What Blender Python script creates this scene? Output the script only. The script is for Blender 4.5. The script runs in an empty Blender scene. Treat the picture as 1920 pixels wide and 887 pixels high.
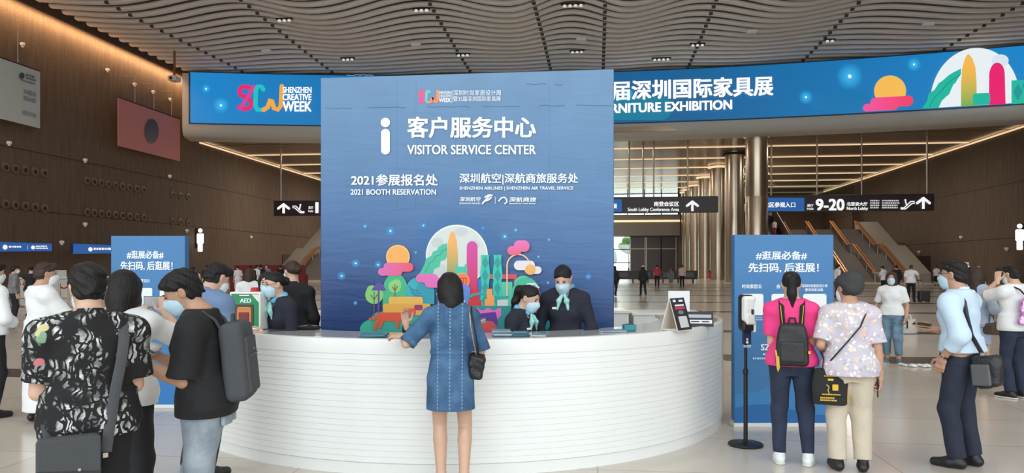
import bpy, math, random
import numpy as np
from mathutils import Vector, Matrix
from mathutils.geometry import tessellate_polygon
random.seed(7)
S = bpy.context.scene
COL = S.collection
PI = math.pi

# ------------------------------------------------------------------ camera, world, light, exposure
F = 1387.0            # focal length in pixels of the 1920 wide frame
HZ = 499.0            # horizon row
CH = 1.64             # eye height
TH = math.radians(6.6)  # camera is turned left of the hall axis (+Y)
CS, SN = math.cos(TH), math.sin(TH)
cam_data = bpy.data.cameras.new('camera')
cam = bpy.data.objects.new('camera', cam_data)
COL.objects.link(cam)
cam.location = (0, 0, CH)
cam.rotation_euler = (PI / 2, 0, TH)
cam_data.sensor_width = 36.0
cam_data.lens = F / 1920 * 36.0
cam_data.shift_y = (HZ - 443.5) / 1920
cam_data.clip_end = 600
S.camera = cam
EXPO = -0.18
S.view_settings.view_transform = 'Standard'
S.view_settings.look = 'None'
S.view_settings.gamma = 1
S.view_settings.use_curve_mapping = False
S.view_settings.exposure = EXPO
S.cycles.max_bounces = 6
S.cycles.diffuse_bounces = 4
S.cycles.glossy_bounces = 3
S.cycles.use_denoising = True
S.cycles.sample_clamp_indirect = 6.0
LED = 0.95 * 2 ** (-EXPO)   # emission that shows a screen colour as it is

wd = bpy.data.worlds.new('sky')
S.world = wd
wd.use_nodes = True
_bg = wd.node_tree.nodes['Background']
_bg.inputs[0].default_value = (0.88, 0.95, 1.0, 1)
_bg.inputs[1].default_value = 3.3

def area(name, loc, rot, sx, sy, power, color=(1, 1, 1), portal=False):
    l = bpy.data.lights.new(name, 'AREA')
    l.shape = 'RECTANGLE'; l.size = sx; l.size_y = sy; l.energy = power; l.color = color
    o = bpy.data.objects.new(name, l); COL.objects.link(o)
    o.location = loc; o.rotation_euler = rot
    if portal: l.cycles.is_portal = True
    return o
WL, WR = -38.0, 36.0       # side walls of the hall
YB, YE = -11.0, 124.0      # glazed front behind the camera, end wall
ZC, ZS = 19.4, 13.6        # high ceiling, low soffit behind the bridge
area('entrance_daylight', ((WL + WR) / 2, YB, 9.6), (PI / 2, 0, 0), WR - WL, 19.0, 1, portal=True)
area('far_window_daylight', (5.0, YE + .6, 8), (-PI / 2, 0, 0), 19, 12, 1, portal=True)
# warm lamp trough where the left wall meets the ceiling, and lamps of the low hall
area('cove_lamp', (WL + .55, 30, 18.85), (0, math.radians(32), 0), .3, 78, 3600, (1.0, .60, .30))
area('cove_lamp_right', (WR - .42, 30, 18.85), (0, math.radians(-35), 0), .3, 78, 1500, (1.0, .60, .30))
def lamp_grid(name, xs_, ys_, z, power, col):
    for x in xs_:
        for y in ys_:
            l = bpy.data.lights.new(name, 'AREA'); l.shape = 'DISK'; l.size = 1.6; l.energy = power; l.color = col
            o = bpy.data.objects.new(name, l); COL.objects.link(o); o.location = (x, y, z)
lamp_grid('low_hall_lamp', (-30, -14, 2, 25), (76, 92, 110), ZS - .2, 950, (1.0, .90, .78))
lamp_grid('high_hall_lamp', (-27, -9, 9, 27), (4, 20, 36), ZC - 1.2, 300, (1.0, .95, .88))

# ------------------------------------------------------------------ helpers
def srgb(r, g, b, a=1.0):
    def c(v):
        v /= 255.0
        return v / 12.92 if v <= .04045 else ((v + .055) / 1.055) ** 2.4
    return (c(r), c(g), c(b), a)

def ray(px, py):
    X = (px - 960) / F; Z = (HZ - py) / F
    return Vector((X * CS - SN, X * SN + CS, Z))
def at(px, D, z=0.0):
    X = (px - 960) / F * D
    return Vector((X * CS - D * SN, X * SN + D * CS, z))
def zat(py, D): return CH + (HZ - py) / F * D
def floorD(py): return CH * F / (py - HZ)
def plane_map(p0, n):
    p0 = Vector(p0); n = Vector(n).normalized(); c = Vector((0, 0, CH))
    def m(px, py, off=0.0):
        d = ray(px, py)
        t = (p0 - c).dot(n) / d.dot(n)
        return c + d * t + n * off
    return m

MATS = {}
def nodes_of(name):
    m = bpy.data.materials.new(name); m.use_nodes = True
    nt = m.node_tree
    return m, nt, nt.nodes['Principled BSDF']
def mat(name, col, rough=.6, metal=0.0, bump=0.0, bscale=60.0, vary=0.0, emit=0.0, spec=None, coat=0.0, sheen=0.0, vscale=None, alpha=None, trans=0.0):
    if name in MATS: return MATS[name]
    m, nt, b = nodes_of(name)
    c = srgb(*col)
    b.inputs['Base Color'].default_value = c
    b.inputs['Roughness'].default_value = rough
    b.inputs['Metallic'].default_value = metal
    if spec is not None: b.inputs['Specular IOR Level'].default_value = spec
    if coat: b.inputs['Coat Weight'].default_value = coat; b.inputs['Coat Roughness'].default_value = .08
    if sheen: b.inputs['Sheen Weight'].default_value = sheen; b.inputs['Sheen Roughness'].default_value = .5
    if trans: b.inputs['Transmission Weight'].default_value = trans
    if alpha is not None: b.inputs['Alpha'].default_value = alpha
    if emit:
        b.inputs['Emission Color'].default_value = c
        b.inputs['Emission Strength'].default_value = emit
    if vary or bump:
        tc = nt.nodes.new('ShaderNodeTexCoord')
        n = nt.nodes.new('ShaderNodeTexNoise'); n.inputs['Scale'].default_value = vscale or bscale; n.inputs['Detail'].default_value = 4
        nt.links.new(tc.outputs['Object'], n.inputs['Vector'])
        if vary:
            mx = nt.nodes.new('ShaderNodeMix'); mx.data_type = 'RGBA'
            mx.inputs[6].default_value = tuple(max(0, v * (1 - vary)) for v in c[:3]) + (1,)
            mx.inputs[7].default_value = tuple(min(1, v * (1 + vary)) for v in c[:3]) + (1,)
            nt.links.new(n.outputs['Fac'], mx.inputs[0]); nt.links.new(mx.outputs[2], b.inputs['Base Color'])
        if bump:
            n2 = nt.nodes.new('ShaderNodeTexNoise'); n2.inputs['Scale'].default_value = bscale; n2.inputs['Detail'].default_value = 3
            nt.links.new(tc.outputs['Object'], n2.inputs['Vector'])
            bp = nt.nodes.new('ShaderNodeBump'); bp.inputs['Strength'].default_value = bump; bp.inputs['Distance'].default_value = .02
            nt.links.new(n2.outputs['Fac'], bp.inputs['Height']); nt.links.new(bp.outputs['Normal'], b.inputs['Normal'])
    MATS[name] = m
    return m
def cloth(name, col, **k):
    k.setdefault('rough', .85); k.setdefault('bump', .35); k.setdefault('bscale', 14); k.setdefault('vary', .10)
    return mat(name, col, **k)

def print_material(name, emissive):
    m, nt, b = nodes_of(name)
    a = nt.nodes.new('ShaderNodeAttribute'); a.attribute_name = 'Col'
    if emissive:
        b.inputs['Base Color'].default_value = (.01, .01, .01, 1); b.inputs['Roughness'].default_value = .5
        nt.links.new(a.outputs['Color'], b.inputs['Emission Color']); b.inputs['Emission Strength'].default_value = LED
    else:
        nt.links.new(a.outputs['Color'], b.inputs['Base Color']); b.inputs['Roughness'].default_value = .45
    nt.links.new(a.outputs['Alpha'], b.inputs['Alpha'])
    return m
PRINT = print_material('printed_ink', False)
GLOW = print_material('lit_screen', True)

def link(o, parent=None):
    COL.objects.link(o)
    if parent is not None: o.parent = parent
    return o
def tag(o, label, cat, group=None):
    o['label'] = label; o['category'] = cat
    if group: o['group'] = group
    return o
def empty(name, loc, rz, label, cat, group=None):
    o = bpy.data.objects.new(name, None); COL.objects.link(o)
    o.location = loc; o.rotation_euler = (0, 0, rz); o.empty_display_size = .1
    return tag(o, label, cat, group)
def struct(o): o['kind'] = 'structure'; return o

def raw(name, V, Fc, m, parent=None, smooth=True, midx=None):
    me = bpy.data.meshes.new(name)
    V = np.asarray(V, dtype=np.float32)
    if isinstance(Fc, np.ndarray):
        n = len(Fc); k = Fc.shape[1]
        me.vertices.add(len(V)); me.vertices.foreach_set('co', V.ravel())
        me.loops.add(n * k); me.loops.foreach_set('vertex_index', Fc.ravel().astype(np.int32))
        me.polygons.add(n); me.polygons.foreach_set('loop_start', np.arange(0, n * k, k, dtype=np.int32))
        me.update(calc_edges=True)
    else:
        me.from_pydata([tuple(map(float, v)) for v in V], [], Fc)
    for mm in (m if isinstance(m, (list, tuple)) else [m]): me.materials.append(mm)
    if midx is not None: me.polygons.foreach_set('material_index', np.asarray(midx, dtype=np.int32))
    if smooth: me.polygons.foreach_set('use_smooth', np.ones(len(me.polygons), dtype=bool))
    me.update()
    o = bpy.data.objects.new(name, me)
    return link(o, parent)

class MB:
    """collects solid shapes into one mesh"""
    def __init__(s): s.V = []; s.F = []; s.M = []
    def add(s, V, Fc, mi=0):
        o = len(s.V); s.V += [tuple(v) for v in V]
        s.F += [tuple(i + o for i in f) for f in Fc]; s.M += [mi] * len(Fc)
    def box(s, c, h, R=None, bev=0.0, mi=0):
        c = Vector(c); R = R or Matrix.Identity(3)
        if bev <= 0:
            P = [Vector((x, y, z)) for x in (-1, 1) for y in (-1, 1) for z in (-1, 1)]
            V = [c + R @ Vector((p.x * h[0], p.y * h[1], p.z * h[2])) for p in P]
            s.add(V, [(0, 1, 3, 2), (4, 6, 7, 5), (0, 4, 5, 1), (2, 3, 7, 6), (0, 2, 6, 4), (1, 5, 7, 3)], mi); return
        # bevelled box: 24 verts
        V = []; idx = {}
        for sx in (-1, 1):
            for sy in (-1, 1):
                for sz in (-1, 1):
                    for a in range(3):
                        q = [sx * (h[0] - bev), sy * (h[1] - bev), sz * (h[2] - bev)]
                        sg = (sx, sy, sz)
                        q[a] = sg[a] * h[a]
                        idx[(sx, sy, sz, a)] = len(V); V.append(c + R @ Vector(q))
        Fc = []
        for a in range(3):
            b_, c_ = (a + 1) % 3, (a + 2) % 3
            for sa in (-1, 1):
                loop = []
                for sb, sc in ((-1, -1), (1, -1), (1, 1), (-1, 1)):
                    sg = [0, 0, 0]; sg[a] = sa; sg[b_] = sb; sg[c_] = sc
                    loop.append(idx[(sg[0], sg[1], sg[2], a)])
                Fc.append(tuple(loop if sa > 0 else loop[::-1]))
        for a in range(3):
            b_, c_ = (a + 1) % 3, (a + 2) % 3
            for sb in (-1, 1):
                for sc in (-1, 1):
                    g0 = [0, 0, 0]; g0[a] = -1; g0[b_] = sb; g0[c_] = sc
                    g1 = list(g0); g1[a] = 1
                    f = (idx[(*g0, b_)], idx[(*g1, b_)], idx[(*g1, c_)], idx[(*g0, c_)])
                    Fc.append(f)
        for sx in (-1, 1):
            for sy in (-1, 1):
                for sz in (-1, 1):
                    Fc.append(tuple(idx[(sx, sy, sz, a)] for a in range(3)))
        s.add(V, Fc, mi)
    def lathe(s, c, prof, n=32, mi=0, axis='z', R=None):
        c = Vector(c); V = []; Fc = []
        for r, z in prof:
            for i in range(n):
                a = 2 * PI * i / n
                p = Vector((r * math.cos(a), r * math.sin(a), z))
                if axis == 'x': p = Vector((p.z, p.x, p.y))
                if axis == 'y': p = Vector((p.x, p.z, p.y))
                if R is not None: p = R @ p
                V.append(c + p)
        for j in range(len(prof) - 1):
            for i in range(n):
                k = (i + 1) % n
                Fc.append((j * n + i, j * n + k, (j + 1) * n + k, (j + 1) * n + i))
        Fc.append(tuple(range(n))[::-1]); Fc.append(tuple((len(prof) - 1) * n + i for i in range(n)))
        s.add(V, Fc, mi)
    def tube(s, pts, r, n=8, mi=0, flat=1.0, hint=None):
        pts = [Vector(p) for p in pts]; V = []; Fc = []; up = None
        for i, p in enumerate(pts):
            d = (pts[min(i + 1, len(pts) - 1)] - pts[max(i - 1, 0)]).normalized()
            if up is None: up = Vector((0, 0, 1)) if abs(d.z) < .9 else Vector((1, 0, 0))
            a = d.cross(up).normalized(); b = a.cross(d).normalized(); up = b
            if hint is not None:
                a = Vector(hint); a = (a - d * a.dot(d)).normalized(); b = a.cross(d).normalized()
            rr = r[i] if isinstance(r, (list, tuple)) else r
            for k in range(n):
                t = 2 * PI * k / n
                V.append(p + a * (rr * math.cos(t)) + b * (rr * flat * math.sin(t)))
        for i in range(len(pts) - 1):
            for k in range(n):
                q = (k + 1) % n
                Fc.append((i * n + k, i * n + q, (i + 1) * n + q, (i + 1) * n + k))
        Fc.append(tuple(range(n))[::-1]); Fc.append(tuple((len(pts) - 1) * n + k for k in range(n)))
        s.add(V, Fc, mi)
    def prism(s, poly, d, mi=0):
        """poly: closed list of 3D points (planar), extruded by vector d"""
        n = len(poly); poly = [Vector(p) for p in poly]; d = Vector(d)
        V = poly + [p + d for p in poly]
        s.add(V, [tuple(range(n))[::-1], tuple(range(n, 2 * n))] + [(i, (i + 1) % n, n + (i + 1) % n, n + i) for i in range(n)], mi)
    def build(s, name, m, parent=None, smooth=False):
        o = raw(name, s.V, s.F, m, parent, False, s.M)
        me = o.data
        import bmesh
        bm = bmesh.new(); bm.from_mesh(me); bmesh.ops.recalc_face_normals(bm, faces=bm.faces); bm.to_mesh(me); bm.free()
        if smooth:
            me.polygons.foreach_set('use_smooth', np.ones(len(me.polygons), dtype=bool))
            me.set_sharp_from_angle(angle=math.radians(40))
        return o

# ---- signed distance shapes, meshed with surface nets (people, clothes, bags)
def v3(p): return np.array(p, dtype=np.float32)
class Sd:
    def __init__(s, k=.02): s.ops = []; s.k = k; s.lo = np.full(3, 1e9); s.hi = np.full(3, -1e9)
    def bb(s, c, r, op):
        if op == 'u':
            c = np.array(c, dtype=float); s.lo = np.minimum(s.lo, c - r); s.hi = np.maximum(s.hi, c + r)
    def put(s, fn, op, k): s.ops.append((op, fn, s.k if k is None else k)); return s
    def cone(s, a, b, ra, rb, op='u', k=None, flat=None, flat0=None):
        a = v3(a); b = v3(b); ab = b - a; L = float((ab * ab).sum()) + 1e-9
        u = ab / math.sqrt(L)
        s.bb(a, ra, op); s.bb(b, rb, op)
        def fn(P):
            q = P - a
            t = np.clip(q @ ab / L, 0, 1)
            d = np.sqrt(((q - t[:, None] * ab) ** 2).sum(1)) - (ra + t * (rb - ra))
            if flat is not None: d = np.maximum(d, (P - b) @ u - flat)
            if flat0 is not None: d = np.maximum(d, -((P - a) @ u) - flat0)
            return d
        return s.put(fn, op, k)
    def ell(s, c, r, R=None, op='u', k=None):
        c = v3(c); r = v3(r); s.bb(c, float(r.max()), op)
        R = None if R is None else np.array(R, dtype=np.float32)
        mr = float(r.min())
        def fn(P):
            q = P - c
            if R is not None: q = q @ R
            q0 = q / r; n0 = np.sqrt((q0 * q0).sum(1)); q1 = q0 / r; n1 = np.sqrt((q1 * q1).sum(1)) + 1e-6
            return np.where(n0 < .3, (n0 - 1) * mr, n0 * (n0 - 1) / n1)
        return s.put(fn, op, k)
    def box(s, c, h, r=.01, R=None, op='u', k=None):
        c = v3(c); h = v3(h) - r; s.bb(c, float(np.linalg.norm(h) + r), op)
        R = None if R is None else np.array(R, dtype=np.float32)
        def fn(P):
            q = P - c
            if R is not None: q = q @ R
            q = np.abs(q) - h
            return np.sqrt((np.maximum(q, 0) ** 2).sum(1)) + np.minimum(q.max(1), 0) - r
        return s.put(fn, op, k)
    def loft(s, secs, fr=None, op='u', k=None, e=0.0):
        """secs: (z, cx, cy, rx, ry) bottom to top; fr = (R, pivot) frame; e inflates"""
        A = np.array(secs, dtype=np.float32)
        Z = A[:, 0]
        for q in A:
            c = np.array([q[1], q[2], q[0]])
            if fr is not None: c = fr[0] @ (c - fr[1]) + fr[1]
            s.bb(c, float(max(q[3], q[4])) + e, op)
        def fn(P):
            if fr is not None: P = ((P - v3(fr[1])) @ np.array(fr[0], dtype=np.float32)) + v3(fr[1])
            z = P[:, 2]
            cx = np.interp(z, Z, A[:, 1]); cy = np.interp(z, Z, A[:, 2])
            rx = np.interp(z, Z, A[:, 3]) + e; ry = np.interp(z, Z, A[:, 4]) + e
            x = P[:, 0] - cx; y = P[:, 1] - cy
            n = np.sqrt((x / rx) ** 2 + (y / ry) ** 2)
            d = (n - 1) * np.minimum(rx, ry)
            return np.maximum(d, np.maximum(Z[0] - e - z, z - Z[-1] - e)).astype(np.float32)
        return s.put(fn, op, k)
    def cut(s, p, n, k=0.0):
        """removes what lies on the side n points to"""
        p = v3(p); n = v3(n); n = n / np.linalg.norm(n)
        return s.put(lambda P: (P - p) @ n, 'i', k)
    def wrinkle(s, amp, f=1.0, seed=0):
        a, b, c = seed * 1.3, seed * 2.1, seed * .7
        def fn(P):
            x, y, z = P[:, 0] * f, P[:, 1] * f, P[:, 2] * f
            return amp * (np.sin(17 * x + 9 * z + a + 2 * np.sin(7 * z + b)) * np.sin(15 * y - 13 * z + b) + .6 * np.sin(31 * z + 19 * x - 11 * y + c))
        return s.put(fn, 'w', 0)
    def val(s, P):
        d = None
        for op, fn, k in s.ops:
            v = fn(P)
            if d is None: d = v
            elif op == 'u':
                if k > 0:
                    h = np.maximum(k - np.abs(d - v), 0) / k
                    d = np.minimum(d, v) - h * h * (k * .25)
                else: d = np.minimum(d, v)
            elif op == 'w': d = d + v
            else:
                if op == 's': v = -v
                if k > 0:
                    h = np.maximum(k - np.abs(d - v), 0) / k
                    d = np.maximum(d, v) + h * h * (k * .25)
                else: d = np.maximum(d, v)
        return d
    def mesh(s, vox):
        B = 4
        lo = s.lo - vox * 3; n = np.ceil((s.hi + vox * 3 - lo) / vox / B).astype(int)
        def grid(n, st, off):
            ax = [lo[i] + off + st * np.arange(n[i]) for i in range(3)]
            return np.stack(np.meshgrid(*ax, indexing='ij'), -1).reshape(-1, 3).astype(np.float32)
        C = s.val(grid(n, vox * B, vox * (B - 1) / 2)).reshape(n)
        near = np.abs(C) < vox * B * 1.6
        full = np.repeat(np.repeat(np.repeat(C, B, 0), B, 1), B, 2)
        mask = np.repeat(np.repeat(np.repeat(near, B, 0), B, 1), B, 2)
        I = np.argwhere(mask)
        full[mask] = s.val((lo + I * vox).astype(np.float32))
        return surface_nets(full, lo, vox)
def surface_nets(v, lo, h):
    ins = v < 0
    c = np.zeros(np.array(v.shape) - 1, dtype=np.int8)
    offs = [(i, j, k) for i in (0, 1) for j in (0, 1) for k in (0, 1)]
    sh = c.shape
    for i, j, k in offs: c += ins[i:i + sh[0], j:j + sh[1], k:k + sh[2]]
    act = (c > 0) & (c < 8)
    I = np.argwhere(act)
    if len(I) == 0: return np.zeros((0, 3)), np.zeros((0, 4), dtype=int)
    idx = np.full(sh, -1, dtype=np.int64); idx[act] = np.arange(len(I))
    vals = np.stack([v[I[:, 0] + i, I[:, 1] + j, I[:, 2] + k] for i, j, k in offs], 1)
    acc = np.zeros((len(I), 3)); cnt = np.zeros(len(I))
    for a in range(8):
        for b in range(a + 1, 8):
            oa, ob = np.array(offs[a]), np.array(offs[b])
            if np.abs(oa - ob).sum() != 1: continue
            va, vb = vals[:, a], vals[:, b]
            x = (va < 0) != (vb < 0)
            t = va[x] / (va[x] - vb[x])
            acc[x] += oa + t[:, None] * (ob - oa); cnt[x] += 1
    V = lo + (I + acc / cnt[:, None]) * h
    Q = []
    for ax in range(3):
        u, w = (ax + 1) % 3, (ax + 2) % 3
        a = [slice(None)] * 3; b = [slice(None)] * 3
        a[ax] = slice(0, -1); b[ax] = slice(1, None)
        ch = ins[tuple(a)] != ins[tuple(b)]
        E = np.argwhere(ch)
        E = E[(E[:, u] > 0) & (E[:, w] > 0) & (E[:, u] < v.shape[u] - 1) & (E[:, w] < v.shape[w] - 1)]
        if len(E) == 0: continue
        first = ins[E[:, 0], E[:, 1], E[:, 2]]
        def cell(du, dw):
            G = E.copy(); G[:, u] += du; G[:, w] += dw
            return idx[G[:, 0], G[:, 1], G[:, 2]]
        q = np.stack([cell(-1, -1), cell(0, -1), cell(0, 0), cell(-1, 0)], 1)
        q[~first] = q[~first][:, ::-1]
        Q.append(q)
    Q = np.concatenate(Q)
    Q = Q[(Q >= 0).all(1)]
    return V, Q
def sdobj(name, sd, vox, m, parent, sc=1.0):
    V, Q = sd.mesh(vox)
    return raw(name, V * sc, Q, m, parent)
def rotx(a): c, s = math.cos(a), math.sin(a); return np.array([[1, 0, 0], [0, c, -s], [0, s, c]])
def roty(a): c, s = math.cos(a), math.sin(a); return np.array([[c, 0, s], [0, 1, 0], [-s, 0, c]])
def rotz(a): c, s = math.cos(a), math.sin(a); return np.array([[c, -s, 0], [s, c, 0], [0, 0, 1]])
# ------------------------------------------------------------------ flat print: shapes given as seen, laid on their real surface
_fc = {}
def glyphs(txt, bold):
    key = (txt, bold)
    if key in _fc: return _fc[key]
    c = bpy.data.curves.new('lettering', 'FONT'); c.body = txt; c.size = 1; c.resolution_u = 3
    o = bpy.data.objects.new('lettering', c); COL.objects.link(o)
    dg = bpy.context.evaluated_depsgraph_get()
    me = bpy.data.meshes.new_from_object(o.evaluated_get(dg))
    V0 = [v.co.copy() for v in me.vertices]; F0 = [tuple(p.vertices) for p in me.polygons]
    bpy.data.objects.remove(o); bpy.data.curves.remove(c); bpy.data.meshes.remove(me)
    V = []; Fc = []
    for q, (dx, dy) in enumerate([(0, 0)] if bold <= .004 else [(-1, -.6), (1, -.6), (-1, .6), (1, .6)]):   # struck four times: bold
        n = len(V); V += [Vector((v.x + dx * bold, v.y + dy * bold, q)) for v in V0]; Fc += [tuple(i + n for i in f) for f in F0]
    _fc[key] = (V, Fc)
    return _fc[key]

class Print:
    def __init__(s, fmap, step=.0012, base=.002): s.f = fmap; s.V = []; s.F = []; s.C = []; s.step = step; s.base = base; s.layer = 0; s.T = lambda x, y: (x, y)
    def put(s, pts, faces, col, up=True):
        if up: s.layer += 1
        o = len(s.V); off = s.base + s.step * s.layer
        for p in pts:
            x, y = s.T(p[0], p[1])
            s.V.append(s.f(x, y, off + (s.step * p[2] if len(p) > 2 else 0)))
            s.C.append(col(p[0], p[1]) if callable(col) else col)
        s.F += [tuple(i + o for i in f) for f in faces]
    def poly(s, pts, col, up=True):
        t = tessellate_polygon([[Vector((p[0], p[1], 0)) for p in pts]])
        s.put(pts, t, col, up)
    def disc(s, x, y, r, col, n=28, ry=None, up=True):
        s.poly([(x + r * math.cos(2 * PI * i / n), y + (ry or r) * math.sin(2 * PI * i / n)) for i in range(n)], col, up)
    def glow(s, x, y, r, col, n=20):
        s.layer += 1
        pts = [(x, y)] + [(x + r * math.cos(2 * PI * i / n), y + r * math.sin(2 * PI * i / n)) for i in range(n)]
        s.put(pts, [(0, 1 + i, 1 + (i + 1) % n) for i in range(n)], lambda a, b: col if abs(a - x) + abs(b - y) < 1e-6 else (*col[:3], 0.0))
    def rrect(s, x0, y0, x1, y1, r, col, up=True, n=7):
        r = min(r, (x1 - x0) / 2, (y1 - y0) / 2); pts = []
        for cx, cy, a0 in ((x1 - r, y1 - r, 0), (x0 + r, y1 - r, 90), (x0 + r, y0 + r, 180), (x1 - r, y0 + r, 270)):
            for i in range(n):
                a = math.radians(a0 + 90 * i / (n - 1)); pts.append((cx + r * math.cos(a), cy + r * math.sin(a)))
        s.poly(pts, col, up)
    def stroke(s, pts, w, col, up=True, cap=True):
        if up: s.layer += 1
        P = [Vector(p) for p in pts]; A = []; B = []
        for i, p in enumerate(P):
            d = (P[min(i + 1, len(P) - 1)] - P[max(i - 1, 0)])
            d = d.normalized() if d.length > 0 else Vector((1, 0)); n = Vector((-d.y, d.x)) * (w / 2)
            A.append(p + n); B.append(p - n)
        n = len(P)
        s.put(A + B, [(i, i + 1, n + i + 1, n + i) for i in range(n - 1)], col, False)
        if cap:
            for q, p in ((.35, P[0]), (.6, P[-1])): s.poly([(p.x + w / 2 * math.cos(PI * i / 6), p.y + w / 2 * math.sin(PI * i / 6), q) for i in range(12)], col, False)
    def text(s, txt, x0, y0, x1, y1, col, bold=.018, slant=0.0, dy0=0.0, dy1=0.0):
        """fits the ink of txt into the box; dy0, dy1 tilt it (added at the left and right end)"""
        V, Fc = glyphs(txt, bold)
        if not V: return
        xs = [v.x for v in V]; ys = [v.y for v in V]
        ax, bx, ay, by = min(xs), max(xs), min(ys), max(ys)
        pts = []
        for v in V:
            u = (v.x - ax) / (bx - ax); w = (v.y - ay) / (by - ay)
            pts.append((x0 + u * (x1 - x0) + slant * w * (y1 - y0), y1 - w * (y1 - y0) + dy0 * (1 - u) + dy1 * u, v.z * .16))
        s.put(pts, Fc, col)
    def build(s, name, parent=None, m=None, local=None):
        o_inv = parent.matrix_basis.inverted() if parent is not None and local is None else None
        V = [o_inv @ v for v in s.V] if o_inv is not None else s.V
        o = raw(name, V, s.F, m or PRINT, parent, smooth=False)
        a = o.data.color_attributes.new('Col', 'FLOAT_COLOR', 'POINT')
        a.data.foreach_set('color', np.array([c if len(c) == 4 else (*c, 1) for c in s.C], dtype=np.float32).ravel())
        return o
WHITE = srgb(238, 240, 240)
def bars(P, x0, y0, x1, y1, n, col, seed=1):
    """lines of writing too small to read: short ticks"""
    rnd = random.Random(seed); h = (y1 - y0) / (n * 1.5)
    for i in range(n):
        y = y0 + i * h * 1.5; x = x0; end = x1 - rnd.random() * .2 * (x1 - x0)
        while x < end:
            w = h * (.5 + rnd.random() * .8)
            P.rrect(x, y, min(x + w, x1), y + h, h * .2, col, up=False, n=2); x += w + h * .25
def arrow_up(P, x, y0, y1, w, t, col):
    P.stroke([(x, y1), (x, y0 + t * .6)], t, col, cap=False)
    P.stroke([(x - w / 2, y0 + w / 2), (x, y0 + t * .5)], t, col); P.stroke([(x + w / 2, y0 + w / 2), (x, y0 + t * .5)], t, col)
def logo_scw(P, x0, y0, x1, y1, pink, teal, gold, w):
    X = lambda u: x0 + u * (x1 - x0)
    Y = lambda v: y0 + v * (y1 - y0)
    # S
    P.stroke([(X(.25), Y(.08)), (X(.10), Y(.05)), (X(.03), Y(.2)), (X(.06), Y(.38)), (X(.2), Y(.46)), (X(.30), Y(.6)), (X(.28), Y(.85)), (X(.16), Y(.93)), (X(.03), Y(.86))], w, pink)
    P.stroke([(X(.36), Y(.06)), (X(.06), Y(.9))], w * .8, srgb(225, 60, 150))
    # C
    P.stroke([(X(.56), Y(.16)), (X(.52), Y(.05)), (X(.44), Y(.05)), (X(.40), Y(.2)), (X(.39), Y(.8)), (X(.43), Y(.95)), (X(.5), Y(.95))], w, teal)
    # W
    P.stroke([(X(.57), Y(.95)), (X(.66), Y(.85)), (X(.72), Y(.55)), (X(.75), Y(.6)), (X(.80), Y(.9)), (X(.88), Y(.95)), (X(.95), Y(.8)), (X(.97), Y(.04))], w, gold)
# ------------------------------------------------------------------ the hall
def facemat_floor():
    m, nt, b = nodes_of('polished_stone')
    tc = nt.nodes.new('ShaderNodeTexCoord')
    n = nt.nodes.new('ShaderNodeTexNoise'); n.inputs['Scale'].default_value = 1.1; n.inputs['Detail'].default_value = 8
    n2 = nt.nodes.new('ShaderNodeTexNoise'); n2.inputs['Scale'].default_value = 40; n2.inputs['Detail'].default_value = 3
    br = nt.nodes.new('ShaderNodeTexBrick'); br.offset = 0
    for k, v in (('Scale', 1.0), ('Mortar Size', .006), ('Brick Width', 2.4), ('Row Height', 1.2)): br.inputs[k].default_value = v
    br.inputs['Color1'].default_value = (1, 1, 1, 1); br.inputs['Color2'].default_value = (.93, .93, .93, 1); br.inputs['Mortar'].default_value = (.62, .6, .58, 1)
    for x in (n, n2, br): nt.links.new(tc.outputs['Object'], x.inputs['Vector'])
    mx = nt.nodes.new('ShaderNodeMix'); mx.data_type = 'RGBA'
    mx.inputs[6].default_value = srgb(198, 189, 177); mx.inputs[7].default_value = srgb(212, 203, 191)
    nt.links.new(n.outputs['Fac'], mx.inputs[0])
    m2 = nt.nodes.new('ShaderNodeMix'); m2.data_type = 'RGBA'; m2.blend_type = 'MULTIPLY'; m2.inputs[0].default_value = 1
    nt.links.new(mx.outputs[2], m2.inputs[6]); nt.links.new(br.outputs['Color'], m2.inputs[7])
    nt.links.new(m2.outputs[2], b.inputs['Base Color'])
    r = nt.nodes.new('ShaderNodeMapRange'); r.inputs['To Min'].default_value = .10; r.inputs['To Max'].default_value = .26
    nt.links.new(n2.outputs['Fac'], r.inputs['Value']); nt.links.new(r.outputs['Result'], b.inputs['Roughness'])
    return m
def facemat_wall():
    m, nt, b = nodes_of('brown_wall_panels')
    tc = nt.nodes.new('ShaderNodeTexCoord')
    mp = nt.nodes.new('ShaderNodeMapping'); mp.inputs['Scale'].default_value = (1, 1, .12)
    nt.links.new(tc.outputs['Object'], mp.inputs['Vector'])
    n = nt.nodes.new('ShaderNodeTexNoise'); n.inputs['Scale'].default_value = 3.5; n.inputs['Detail'].default_value = 6
    nt.links.new(mp.outputs['Vector'], n.inputs['Vector'])
    n2 = nt.nodes.new('ShaderNodeTexNoise'); n2.inputs['Scale'].default_value = 9; n2.inputs['Detail'].default_value = 2
    nt.links.new(tc.outputs['Object'], n2.inputs['Vector'])
    ad = nt.nodes.new('ShaderNodeMath'); ad.operation = 'MULTIPLY'
    nt.links.new(n.outputs['Fac'], ad.inputs[0]); nt.links.new(n2.outputs['Fac'], ad.inputs[1])
    r = nt.nodes.new('ShaderNodeValToRGB')
    r.color_ramp.elements[0].position = .12; r.color_ramp.elements[0].color = srgb(92, 77, 65)
    r.color_ramp.elements[1].position = .42; r.color_ramp.elements[1].color = srgb(114, 97, 83)
    nt.links.new(ad.outputs[0], r.inputs['Fac']); nt.links.new(r.outputs['Color'], b.inputs['Base Color'])
    b.inputs['Roughness'].default_value = .75; b.inputs['Specular IOR Level'].default_value = .25
    return m
FLOOR = facemat_floor(); WALL = facemat_wall()
BAND = mat('dark_stone_band', (78, 66, 58), .18, vary=.12, vscale=3)
SOFFIT = mat('bronze_soffit', (172, 152, 130), .2, metal=.6)
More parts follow.
